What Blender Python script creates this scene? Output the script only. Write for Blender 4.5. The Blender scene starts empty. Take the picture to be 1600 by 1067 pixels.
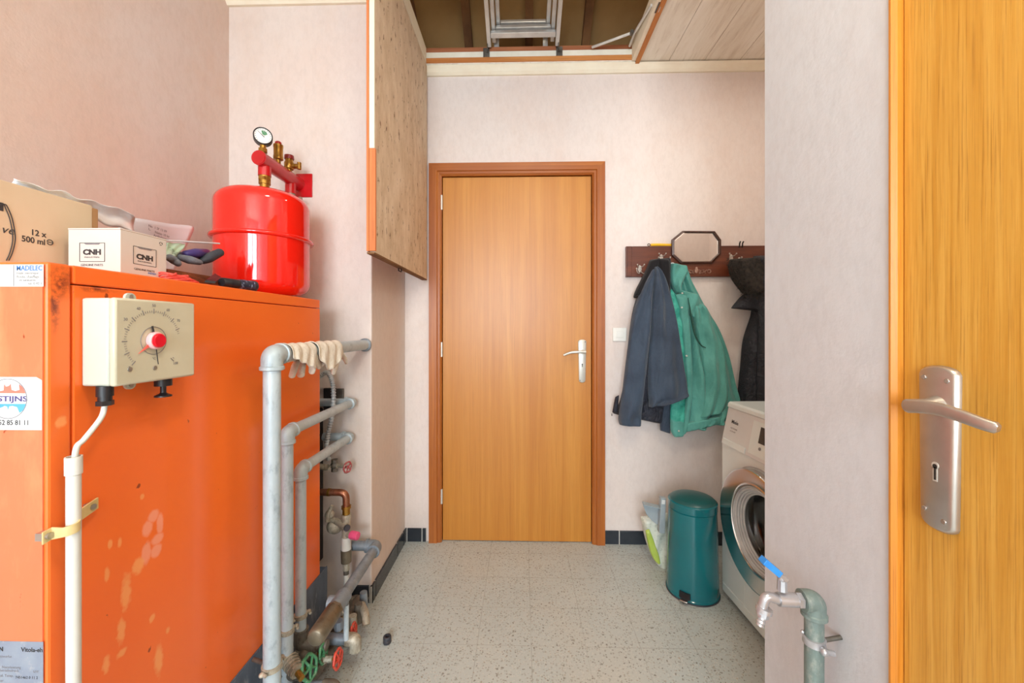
import bpy, bmesh, math, random
from mathutils import Vector, Matrix
random.seed(7)
S = bpy.context.scene
COL = S.collection
PI = math.pi
# ------------------------------------------------------------------ camera
H = 1.17; F = 620.0; HZ = 513.0; YAW = math.radians(1.45)
cy, sy = math.cos(YAW), math.sin(YAW)
cam_d = bpy.data.cameras.new('camera'); cam = bpy.data.objects.new('camera', cam_d); COL.objects.link(cam)
cam.location = (0, 0, H); cam.rotation_euler = (PI/2, 0, YAW)
cam_d.sensor_width = 36; cam_d.lens = F/1600*36; cam_d.shift_y = -20.5/1600; cam_d.clip_start = 0.05
S.camera = cam
def ray(px, py):
    u = (px-800)/F; v = (HZ-py)/F
    return Vector((-sy+u*cy, cy+u*sy, v))
def at(px, py, X=None, Y=None, Z=None):      # a point measured in the photograph, on a known plane of the room
    d = ray(px, py)
    t = X/d.x if X is not None else (Y/d.y if Y is not None else (Z-H)/d.z)
    return Vector((d.x*t, d.y*t, H+d.z*t))

# ------------------------------------------------------------------ colour
def lin(c):
    return tuple(((x/255)/12.92 if x/255 <= .04045 else ((x/255+.055)/1.055)**2.4) for x in c)
def rgba(c): return (*lin(c), 1)
class NT:
    def __init__(s, name):
        s.m = bpy.data.materials.new(name); s.m.use_nodes = True
        s.t = s.m.node_tree; s.b = s.t.nodes['Principled BSDF']
        s.tc = s.n('ShaderNodeTexCoord')
    def n(s, kind, **kw):
        nd = s.t.nodes.new(kind)
        for k, v in kw.items(): setattr(nd, k, v)
        return nd
    def l(s, a, b): s.t.links.new(a, b)
    def coords(s, scale=(1,1,1), loc=(0,0,0), rot=(0,0,0)):
        mp = s.n('ShaderNodeMapping'); mp.inputs['Scale'].default_value = scale; mp.inputs['Location'].default_value = loc; mp.inputs['Rotation'].default_value = rot
        s.l(s.tc.outputs['Object'], mp.inputs['Vector']); return mp.outputs['Vector']
    def noise(s, scale=5, detail=4, rough=.55, stretch=(1,1,1), loc=(0,0,0), dist=0):
        nd = s.n('ShaderNodeTexNoise'); nd.inputs['Scale'].default_value = scale; nd.inputs['Detail'].default_value = detail
        nd.inputs['Roughness'].default_value = rough; nd.inputs['Distortion'].default_value = dist
        s.l(s.coords(stretch, loc), nd.inputs['Vector']); return nd.outputs['Fac']
    def ramp(s, fac, stops):
        r = s.n('ShaderNodeValToRGB'); e = r.color_ramp.elements
        e[0].position = stops[0][0]; e[0].color = stops[0][1]; e[1].position = stops[-1][0]; e[1].color = stops[-1][1]
        for p, c in stops[1:-1]:
            q = e.new(p); q.color = c
        s.l(fac, r.inputs['Fac']); return r.outputs['Color']
    def mask(s, fac, a, b):
        return s.ramp(fac, [(a, (0,0,0,1)), (b, (1,1,1,1))])
    def mix(s, a, b, fac, mode='MIX'):
        m = s.n('ShaderNodeMix', data_type='RGBA', blend_type=mode)
        if isinstance(fac, (int, float)): m.inputs['Factor'].default_value = fac
        else: s.l(fac, m.inputs['Factor'])
        for k, v in ((6, a), (7, b)):
            if isinstance(v, tuple): m.inputs[k].default_value = v
            else: s.l(v, m.inputs[k])
        return m.outputs[2]
    def math(s, op, a, b=0.0, c=None):
        m = s.n('ShaderNodeMath', operation=op)
        for i, v in enumerate((a, b) if c is None else (a, b, c)):
            if isinstance(v, (int, float)): m.inputs[i].default_value = v
            else: s.l(v, m.inputs[i])
        return m.outputs[0]
    def base(s, c):
        if isinstance(c, tuple): s.b.inputs['Base Color'].default_value = c
        else: s.l(c, s.b.inputs['Base Color'])
    def set(s, rough=None, metal=None, coat=None, spec=None, trans=None, ior=None, sheen=None, alpha=None):
        for k, v in (('Roughness', rough), ('Metallic', metal), ('Coat Weight', coat), ('Specular IOR Level', spec), ('Transmission Weight', trans), ('IOR', ior), ('Sheen Weight', sheen), ('Alpha', alpha)):
            if v is not None:
                if isinstance(v, (int, float)): s.b.inputs[k].default_value = v
                else: s.l(v, s.b.inputs[k])
    def bump(s, h, strength=.2, dist=.01):
        b = s.n('ShaderNodeBump'); b.inputs['Strength'].default_value = strength; b.inputs['Distance'].default_value = dist
        s.l(h, b.inputs['Height']); s.l(b.outputs['Normal'], s.b.inputs['Normal'])
def mat(name, c1, c2=None, scale=8, rough=.5, metal=0, stretch=(1,1,1), bump=0, lo=.35, hi=.65, c3=None, **kw):
    t = NT(name)
    if c2 is None: c2 = tuple(max(0, int(x*.92)) for x in c1)
    f = t.noise(scale, 5, .6, stretch)
    col = t.ramp(f, [(lo, rgba(c1)), (hi, rgba(c2))])
    if c3 is not None:
        col = t.mix(col, rgba(c3), t.mask(t.noise(scale*3.1, 4, .65, stretch, (3,1,7)), .56, .68))
    t.base(col); t.set(rough=rough, metal=metal, **kw)
    if bump: t.bump(t.noise(scale*6, 3, .6, stretch), bump, .004)
    return t.m
def blobs(t, spots, soft=.18, wob=.35, nscale=60):          # paint scuffs and stains of their own shape
    tot = None
    nz = t.math('MULTIPLY', t.math('SUBTRACT', t.noise(nscale, 3, .6), .5), wob*2)
    for (x, y, z, rx, ry, rz) in spots:
        vm = t.n('ShaderNodeVectorMath', operation='SUBTRACT'); t.l(t.geo, vm.inputs[0]); vm.inputs[1].default_value = (x, y, z)
        v2 = t.n('ShaderNodeVectorMath', operation='DIVIDE'); t.l(vm.outputs[0], v2.inputs[0]); v2.inputs[1].default_value = (rx, ry, rz)
        v3 = t.n('ShaderNodeVectorMath', operation='LENGTH'); t.l(v2.outputs[0], v3.inputs[0])
        e = t.math('ADD', v3.outputs['Value'], nz)
        m = t.n('ShaderNodeMapRange'); m.inputs[1].default_value = 1+soft; m.inputs[2].default_value = 1-soft; t.l(e, m.inputs[0])
        tot = m.outputs[0] if tot is None else t.math('MAXIMUM', tot, m.outputs[0])
    return tot
M = {}
# walls
def wall_mat(name, c1, c2, stain, spots=(), amount=.35, warm=None):
    t = NT(name); t.geo = t.coords()
    col = t.ramp(t.noise(1.6, 5, .6), [(.35, rgba(c1)), (.65, rgba(c2))])
    col = t.mix(col, rgba(stain), t.math('MULTIPLY', t.mask(t.noise(3.3, 7, .72, (1,1,.6), (5,2,1)), .50, .74), amount))
    fine = t.mask(t.noise(55, 3, .7, (1,1,.5)), .42, .8)
    col = t.mix(col, rgba(tuple(int(x*.9) for x in c2)), t.math('MULTIPLY', fine, .35))
    if spots:
        col = t.mix(col, rgba((186,160,146)), t.math('MULTIPLY', blobs(t, spots, .5, .6, 30), .55))
    t.base(col); t.set(rough=.85, spec=.25)
    t.bump(t.math('ADD', t.noise(14, 6, .7), t.math('MULTIPLY', t.noise(140, 3, .6), .35)), .16, .006)
    return t.m
M['wall_left'] = wall_mat('plaster_left', (221,209,202), (220,199,186), (214,182,158), (), .5)
M['wall_breast'] = wall_mat('plaster_breast', (222,212,204), (221,206,196), (214,188,168), (), .4)
M['wall_back'] = wall_mat('plaster_back', (229,220,215), (227,214,207), (216,190,174), (), .4)
M['wall_side'] = wall_mat('plaster_side', (204,209,215), (203,204,208), (198,190,188), (), .35)
M['ceil_paint'] = mat('ceiling_paint', (225,218,205), (215,206,192), 3, rough=.7)
# floor
def floor_mat():
    t = NT('terrazzo_tiles'); t.geo = t.coords()
    base = t.ramp(t.noise(2.2, 4, .6), [(.35, rgba((188,196,193))), (.65, rgba((180,189,187)))])
    base = t.mix(base, rgba((198,190,176)), t.math('MULTIPLY', t.mask(t.noise(1.3, 5, .6, (1,1,1), (4,4,0)), .5, .72), .5))
    def chips(sc, seed, lo, hi, col, thr, amt, base):
        v = t.n('ShaderNodeTexVoronoi', feature='F1'); v.inputs['Scale'].default_value = sc; v.inputs['Randomness'].default_value = 1
        nz = t.n('ShaderNodeTexNoise'); nz.inputs['Scale'].default_value = sc*1.4; t.l(t.coords((1,1,1), (seed,0,0)), nz.inputs['Vector'])
        mx = t.n('ShaderNodeMix', data_type='RGBA', blend_type='ADD'); mx.inputs['Factor'].default_value = .012*90/sc
        t.l(t.coords((1,1,1), (seed,seed*.7,0)), mx.inputs[6]); t.l(nz.outputs['Color'], mx.inputs[7]); t.l(mx.outputs[2], v.inputs['Vector'])
        m = t.mask(v.outputs['Distance'], lo, hi)
        inv = t.math('SUBTRACT', 1.0, m)
        sep = t.n('ShaderNodeSeparateColor'); t.l(v.outputs['Color'], sep.inputs[0])
        pick = t.math('GREATER_THAN', sep.outputs[0], thr)
        return t.mix(base, rgba(col), t.math('MULTIPLY', t.math('MULTIPLY', inv, pick), amt))
    base = chips(110, 1.3, .28, .42, (148,146,136), .45, .7, base)
    base = chips(150, 5.3, .25, .4, (206,205,196), .5, .7, base)
    base = chips(66, 3.1, .17, .25, (122,119,111), .42, .85, base)
    base = chips(75, 9.1, .12, .2, (160,138,108), .6, .7, base)
    br = t.n('ShaderNodeTexBrick'); br.offset = 0; br.squash = 1
    br.inputs['Scale'].default_value = 1; br.inputs['Brick Width'].default_value = .2; br.inputs['Row Height'].default_value = .2
    br.inputs['Mortar Size'].default_value = .0011; br.inputs['Mortar Smooth'].default_value = .4
    br.inputs['Color1'].default_value = (0,0,0,1); br.inputs['Color2'].default_value = (0,0,0,1); br.inputs['Mortar'].default_value = (1,1,1,1)
    t.l(t.coords((1,1,1), (-.034+2, -.064+2, 0)), br.inputs['Vector'])
    j = t.math('MULTIPLY', br.outputs['Fac'], t.ramp(t.noise(2.6, 3, .6, (1,1,1), (8,3,0)), [(.35, (.3,.3,.3,1)), (.65, (1,1,1,1))]))
    base = t.mix(base, rgba((132,130,122)), t.math('MULTIPLY', j, .85))
    t.base(base); t.set(rough=.38, spec=.4)
    t.bump(t.noise(90, 2, .5), .03, .002)
    return t.m
M['floor'] = floor_mat()
# wood
def wood(name, a, b, dark, gx=40, gz=1.1, rough=.35, fine=260, axis='Z', coat=.3, lo=.35, hi=.68, dk=.5):
    t = NT(name)
    st = {'Z': (1,1,gz/gx), 'X': (gz/gx,1,1), 'Y': (1,gz/gx,1)}[axis]
    c = t.ramp(t.noise(gx, 6, .62, st, dist=.6), [(lo, rgba(a)), (.5, rgba(tuple((x+y)//2 for x, y in zip(a, b)))), (hi, rgba(b))])
    c = t.mix(c, rgba(b), t.math('MULTIPLY', t.mask(t.noise(3.2, 4, .6, (1,1,.35) if axis == 'Z' else (1,1,1), (2,7,3)), .4, .7), .5))
    st2 = tuple(s if s == 1 else s*.6 for s in st)
    c = t.mix(c, rgba(dark), t.math('MULTIPLY', t.mask(t.noise(fine, 3, .7, st2, (1,5,2)), .52, .72), dk))
    t.base(c); t.set(rough=rough, coat=coat); t.b.inputs['Coat Roughness'].default_value = .3
    t.bump(t.noise(fine, 2, .6, st2), .08, .002)
    return t.m
M['door_back'] = wood('varnished_door', (204,140,56), (186,118,38), (152,90,26), 22, .55, .40, 230, coat=.15, dk=.4)
M['casing_back'] = wood('varnished_casing', (184,110,42), (154,80,24), (120,58,18), 30, 1.0, .35, 200)
M['casing_back_h'] = wood('varnished_casing_head', (184,110,42), (154,80,24), (120,58,18), 30, 1.0, .35, 200, axis='X')
M['door_right'] = wood('oak_door', (218,170,80), (196,140,48), (154,100,28), 105, 2.6, .45, 420, coat=.12, dk=.75)
M['casing_right'] = wood('oak_casing', (212,146,56), (192,118,34), (146,78,20), 55, 1.6, .4, 300, coat=.25, dk=.6)
M['rack_wood'] = wood('dark_rack_wood', (122,62,34), (84,38,22), (48,22,14), 30, 1.5, .4, 160, axis='X')
M['mirror_frame'] = wood('dark_mirror_frame', (92,50,32), (60,30,20), (36,18,12), 40, 2, .4, 200)
M['pine'] = wood('raw_pine', (214,150,84), (188,116,56), (128,70,34), 25, 1.2, .7, 120, axis='X', coat=0)
M['pine_y'] = wood('raw_pine_side', (206,140,76), (178,106,48), (128,70,34), 25, 1.2, .7, 120, axis='Y', coat=0)
M['pine_z'] = wood('raw_pine_edge', (222,138,84), (196,108,56), (140,74,34), 25, 1.2, .7, 120, axis='Z', coat=0)
M['pine_red'] = wood('reddish_pine', (176,112,72), (146,84,52), (96,50,30), 25, 1.2, .7, 120, axis='X', coat=0)
M['cream'] = mat('cream_paint', (240,232,210), (234,222,198), 9, rough=.6)
M['cream_w'] = mat('white_strip_paint', (238,236,222), (228,224,206), 9, rough=.6)
M['attic'] = mat('attic_sheathing', (176,142,92), (158,124,78), 3, rough=.9)
M['rafter'] = mat('attic_rafter', (138,98,60), (104,70,42), 6, rough=.9)
def chip():
    t = NT('raw_chipboard'); t.geo = t.coords()
    c = t.ramp(t.noise(16, 7, .7, (1,1,.45)), [(.3, rgba((226,208,184))), (.5, rgba((210,188,160))), (.7, rgba((192,168,138)))])
    c = t.mix(c, rgba((232,216,194)), t.math('MULTIPLY', t.mask(t.noise(5, 5, .7, (1,1,.35), (3,3,3)), .48, .7), .6))
    c = t.mix(c, rgba((104,74,50)), t.mask(t.noise(44, 4, .7, (1,1,.4), (9,1,4)), .60, .66))
    t.base(c); t.set(rough=.85); t.bump(t.noise(60, 4, .6), .3, .004); return t.m
M['chip'] = chip()
def panelling():
    t = NT('panelled_ceiling_boards')
    c = t.ramp(t.noise(14, 6, .7, (1,.12,1), dist=.4), [(.3, rgba((240,233,220))), (.5, rgba((232,223,207))), (.72, rgba((210,196,176)))])
    c = t.mix(c, rgba((176,156,132)), t.math('MULTIPLY', t.mask(t.noise(60, 4, .7, (1,.1,1), (4,1,1)), .55, .75), .5))
    t.base(c); t.set(rough=.6); return t.m
M['panelling'] = panelling()
# boiler paint
def orange(name, a, b, spots=None, scuffs=None, rust=None, rough=.33, faded=None):
    t = NT(name); t.geo = t.coords()
    c = t.ramp(t.noise(1.8, 4, .55), [(.35, rgba(a)), (.65, rgba(b))])
    if faded: c = t.mix(c, rgba(faded), t.math('MULTIPLY', t.mask(t.noise(4.5, 6, .7, (1,1,.35), (1,8,2)), .46, .66), .55))
    c = t.mix(c, rgba((150,62,22)), t.mask(t.noise(34, 3, .6, (1,1,.7), (7,2,9)), .72, .745))
    if scuffs: c = t.mix(c, rgba((246,158,126)), t.math('MULTIPLY', blobs(t, scuffs, .22, .3, 90), .8))
    if spots: c = t.mix(c, rgba((248,168,100)), t.math('MULTIPLY', blobs(t, spots, .3, .8, 70), .7))
    if rust:
        r = t.math('MULTIPLY', blobs(t, rust, .7, .9, 45), t.mask(t.noise(70, 5, .75), .38, .55))
        c = t.mix(c, rgba((132,52,22)), r)
    t.base(c); t.set(rough=rough, coat=.15); t.bump(t.noise(9, 2, .5), .05, .01)
    return t.m
# metals and plastics
def pipe_mat(name, c1, c2, c3, rough=.45, metal=.12, sc=16):
    t = NT(name)
    c = t.ramp(t.noise(sc, 6, .68, (1,1,.4)), [(.3, rgba(c1)), (.55, rgba(c2)), (.75, rgba(c1))])
    c = t.mix(c, rgba(c3), t.math('MULTIPLY', t.mask(t.noise(sc*2.6, 5, .7, (1,1,.5), (3,5,2)), .54, .7), .75))
    t.base(c); t.set(rough=rough, metal=metal); t.bump(t.noise(sc*5, 4, .6), .15, .003); return t.m
M['galv'] = pipe_mat('painted_grey_pipe', (190,202,206), (172,186,192), (140,152,160))
M['galv_d'] = pipe_mat('bare_galvanised_pipe', (150,160,168), (126,136,144), (98,106,114), .45, .3)
M['fit'] = pipe_mat('pipe_fitting_grey', (184,198,200), (166,180,186), (138,150,156))
M['cast'] = pipe_mat('grimy_cast_fitting', (142,134,120), (112,106,96), (82,74,64), .6, .45, 26)
M['bronze'] = pipe_mat('dull_bronze_pipe', (136,126,106), (114,104,86), (92,80,62), .4, .5, 12)
M['valve_body'] = pipe_mat('limed_valve_metal', (206,200,182), (160,152,134), (104,96,80), .5, .3, 40)
M['brass'] = pipe_mat('old_brass', (196,152,74), (160,118,50), (104,74,34), .35, .85, 30)
M['copper'] = pipe_mat('tarnished_copper', (186,128,98), (150,98,72), (104,72,56), .38, .8, 18)
M['green_pipe'] = pipe_mat('weathered_tap_pipe', (140,158,150), (116,132,128), (164,168,160), .5, .35, 22)
M['chrome'] = mat('polished_chrome', (214,212,210), (204,202,200), 6, rough=.16, metal=1)
M['nickel'] = mat('matt_nickel', (196,190,182), (182,176,168), 12, rough=.36, metal=.85)
M['nickel_l'] = mat('pale_nickel', (222,222,214), (208,208,200), 12, rough=.4, metal=.5)
M['satin'] = mat('satin_tap_metal', (196,196,200), (176,176,180), 20, rough=.28, metal=.6)
M['alu'] = mat('ladder_aluminium', (222,222,218), (200,200,198), 12, rough=.38, metal=.55, stretch=(1,1,1))
M['steel_dark'] = mat('dark_bracket_steel', (120,116,108), (90,84,76), 30, rough=.5, metal=.6)
M['red'] = mat('gloss_red_enamel', (238,34,20), (232,28,16), 3, rough=.1, coat=.6)
M['red_bar'] = mat('red_manifold_paint', (206,22,30), (180,16,24), 12, rough=.3, coat=.3)
M['red_cap'] = mat('red_plastic_cap', (196,36,32), None, 20, rough=.4)
M['black'] = mat('black_plastic', (34,34,38), (26,26,30), 10, rough=.4)
M['black_m'] = mat('black_metal_box', (40,38,38), (28,26,26), 10, rough=.6)
M['dial_white'] = mat('dial_white', (238,238,232), (230,230,224), 10, rough=.35)
M['ink'] = mat('printed_ink', (48,46,48), (60,58,58), 40, rough=.7)
M['ink_grey'] = mat('faded_grey_ink', (120,118,122), (138,136,138), 40, rough=.7)
M['ink_blue'] = mat('blue_print', (60,116,184), (76,128,190), 40, rough=.6)
M['ink_navy'] = mat('navy_print', (70,60,120), (80,72,128), 40, rough=.6)
M['ink_red'] = mat('coral_print', (234,110,96), (236,124,104), 20, rough=.6)
M['ink_sky'] = mat('sky_blue_print', (74,158,220), (88,168,224), 20, rough=.6)
M['label'] = mat('white_sticker', (226,229,228), (220,224,223), 12, rough=.5)
M['label_pale'] = mat('yellowed_sticker', (220,220,212), (212,210,202), 12, rough=.5)
M['plate_grey'] = mat('aluminium_data_plate', (150,162,176), (134,146,164), 20, rough=.45, metal=.2, c3=(166,170,178))
M['plinth'] = mat('slate_grey_plinth', (96,108,124), (70,80,94), 12, rough=.5, stretch=(1,1,.4), c3=(126,134,142))
M['housing'] = mat('aged_grey_housing', (198,204,192), (190,196,182), 4, rough=.38)
M['dial_face'] = mat('yellowed_dial_cover', (206,202,178), (196,192,168), 5, rough=.3, coat=.3)
M['pvc'] = mat('ivory_pvc', (216,216,208), (206,206,198), 6, rough=.35)
M['clamp_y'] = mat('yellowed_clamp', (222,202,146), (204,182,124), 16, rough=.5)
M['cardboard'] = mat('kraft_cardboard', (214,196,166), (206,186,154), 5, rough=.85, stretch=(1,1,.5))
M['cardboard_d'] = mat('kraft_edge', (176,136,92), (160,120,80), 12, rough=.85)
M['carton'] = mat('white_carton', (214,209,200), (208,203,193), 5, rough=.7)
M['wicker'] = mat('brown_tray', (150,92,56), (112,64,38), 30, rough=.8, stretch=(1,1,4), c3=(84,46,28))
M['plastic_sheet'] = mat('crumpled_white_plastic', (250,251,252), (242,245,248), 20, rough=.3, bump=.15)
M['paper'] = mat('printed_paper', (218,218,224), (210,210,216), 6, rough=.8)
M['cord'] = mat('coral_cord', (238,92,78), (222,74,64), 30, rough=.5)
M['glove_c'] = mat('cotton_glove', (232,226,212), (214,206,190), 40, rough=.95, bump=.6)
M['grey_cloth'] = mat('grey_padded_fabric', (132,140,152), (104,112,124), 26, rough=.85, bump=.4)
M['purple_cloth'] = mat('purple_shiny_fabric', (70,56,128), (52,40,100), 10, rough=.4)
M['dark_cloth'] = mat('charcoal_rubber', (62,66,74), (48,52,60), 22, rough=.6, bump=.3)
M['green_bag'] = mat('pale_green_wrapper', (164,196,158), (190,208,196), 14, rough=.35, c3=(96,118,98))
M['torch'] = mat('blue_black_torch', (30,34,46), (44,50,72), 40, rough=.3, c3=(140,158,190))
M['corr'] = mat('corrugated_conduit', (196,202,204), (166,168,168), 20, rough=.4, metal=.2)
M['wheel_red'] = mat('red_handwheel_paint', (222,84,62), (196,64,48), 40, rough=.45, c3=(150,120,104))
M['wheel_green'] = mat('green_handwheel_paint', (84,156,108), (58,124,84), 40, rough=.45, c3=(150,170,150))
M['wheel_dark'] = mat('worn_red_handwheel', (186,60,70), (140,96,90), 50, rough=.5, c3=(190,180,170))
M['pink_w'] = mat('pale_pink_knob', (240,196,196), (236,180,184), 12, rough=.35)
M['crimson'] = mat('crimson_knob_cap', (228,14,44), (220,10,38), 12, rough=.3)
M['pink'] = mat('pink_plastic_cap', (232,92,136), (220,78,122), 20, rough=.4)
M['tile_black'] = mat('black_skirting_tile', (50,56,64), (40,46,54), 9, rough=.18)
M['grout'] = mat('white_grout', (206,204,198), (188,186,180), 30, rough=.9)
M['mortar'] = mat('rough_mortar', (124,118,106), (98,92,84), 30, rough=.95, bump=.8)
M['rubber'] = mat('grey_rubber', (66,66,72), (52,52,58), 20, rough=.5)
M['bin_green'] = mat('petrol_green_enamel', (4,112,122), (3,102,112), 4, rough=.2, coat=.4)
M['bin_lid'] = mat('petrol_green_lid', (34,92,92), (26,82,84), 4, rough=.32)
M['white_enamel'] = mat('white_enamel', (228,238,238), (220,232,232), 4, rough=.28, coat=.2)
M['washer_grey'] = mat('pale_grey_fascia', (222,226,226), (214,218,220), 6, rough=.35)
M['display'] = mat('dark_display', (56,60,62), (70,72,74), 10, rough=.2)
M['switch'] = mat('white_switch_plastic', (240,240,234), (232,232,226), 6, rough=.35)
M['pan_grey'] = mat('grey_dustpan_plastic', (166,178,184), (150,162,168), 10, rough=.45)
M['bag_w'] = mat('white_plastic_bag', (220,226,214), (204,212,200), 24, rough=.4, bump=.5, c3=(176,186,172))
M['bag_g'] = mat('lime_packaging', (186,206,96), (170,196,78), 14, rough=.45)
M['yellow'] = mat('yellow_handle_plastic', (244,192,36), (232,176,24), 10, rough=.4)
M['hook'] = mat('silvered_hook', (222,216,206), (190,184,176), 60, rough=.3, metal=.6)
M['hook_d'] = mat('dark_iron_hook', (44,36,32), (30,26,24), 30, rough=.5, metal=.5)
M['carving'] = mat('pale_carved_ornament', (176,140,122), (120,76,60), 60, rough=.6)
M['navy'] = mat('navy_jacket_fabric', (58,74,92), (44,58,76), 7, rough=.8, bump=.15, sheen=.2)
M['navy_blk'] = mat('black_corduroy', (20,18,22), (12,11,15), 20, rough=.95, sheen=.1)
M['navy_lin'] = mat('dark_jacket_lining', (38,42,56), (28,30,42), 30, rough=.5, bump=.5)
M['green'] = mat('green_jacket_fabric', (90,164,154), (70,142,132), 6, rough=.72, bump=.15, sheen=.2)
M['teal_lin'] = mat('teal_quilted_lining', (72,184,164), (50,156,140), 9, rough=.45, bump=.4)
M['green_shade'] = mat('green_jacket_crease_shade', (44,92,80), (34,76,66), 8, rough=.8)  # darker green standing in for crease shade
M['snap'] = mat('pale_snap', (206,210,200), None, 8, rough=.3, metal=.4)
M['coat_blk'] = mat('black_quilted_coat', (42,44,52), (28,30,38), 9, rough=.55, bump=.4)
M['fur'] = mat('black_fur', (30,28,26), (58,52,46), 60, rough=.85)
M['blue'] = mat('blue_lever_sleeve', (52,142,222), (42,126,208), 12, rough=.4)
M['key_dark'] = mat('keyhole_dark', (40,34,30), None, 10, rough=.8)
def glass():
    t = NT('clear_glass'); t.base((.95,.97,.98,1)); t.set(rough=.02, trans=1, ior=1.4); return t.m
M['glass'] = glass()
def mirror():
    t = NT('mirror_silver'); t.base((.84,.82,.80,1)); t.set(rough=.03, metal=1); return t.m
M['mirror'] = mirror()
def gasket(): return mat('grey_door_gasket', (206,210,212), (186,192,196), 12, rough=.4)
M['gasket'] = gasket()
M['drum'] = mat('dark_steel_drum', (176,184,190), (150,160,168), 20, rough=.5)

def creases(m, sc=9, st=(1,1,.45), strength=.55, dist=.03):
    t = NT.__new__(NT); t.m = m; t.t = m.node_tree; t.b = t.t.nodes['Principled BSDF']; t.tc = t.n('ShaderNodeTexCoord')
    for l in list(t.b.inputs['Normal'].links): t.t.links.remove(l)
    t.bump(t.math('ADD', t.noise(sc, 5, .6, st, dist=1.2), t.math('MULTIPLY', t.noise(sc*9, 3, .6), .12)), strength, dist)
creases(M['green']); creases(M['navy'], 8, (1,1,.4), .5); creases(M['coat_blk'], 22, (1,1,1), .7); creases(M['teal_lin'], 26, (1,1,1), .6, .02); creases(M['navy_lin'], 20, (1,1,1), .7)
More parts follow.
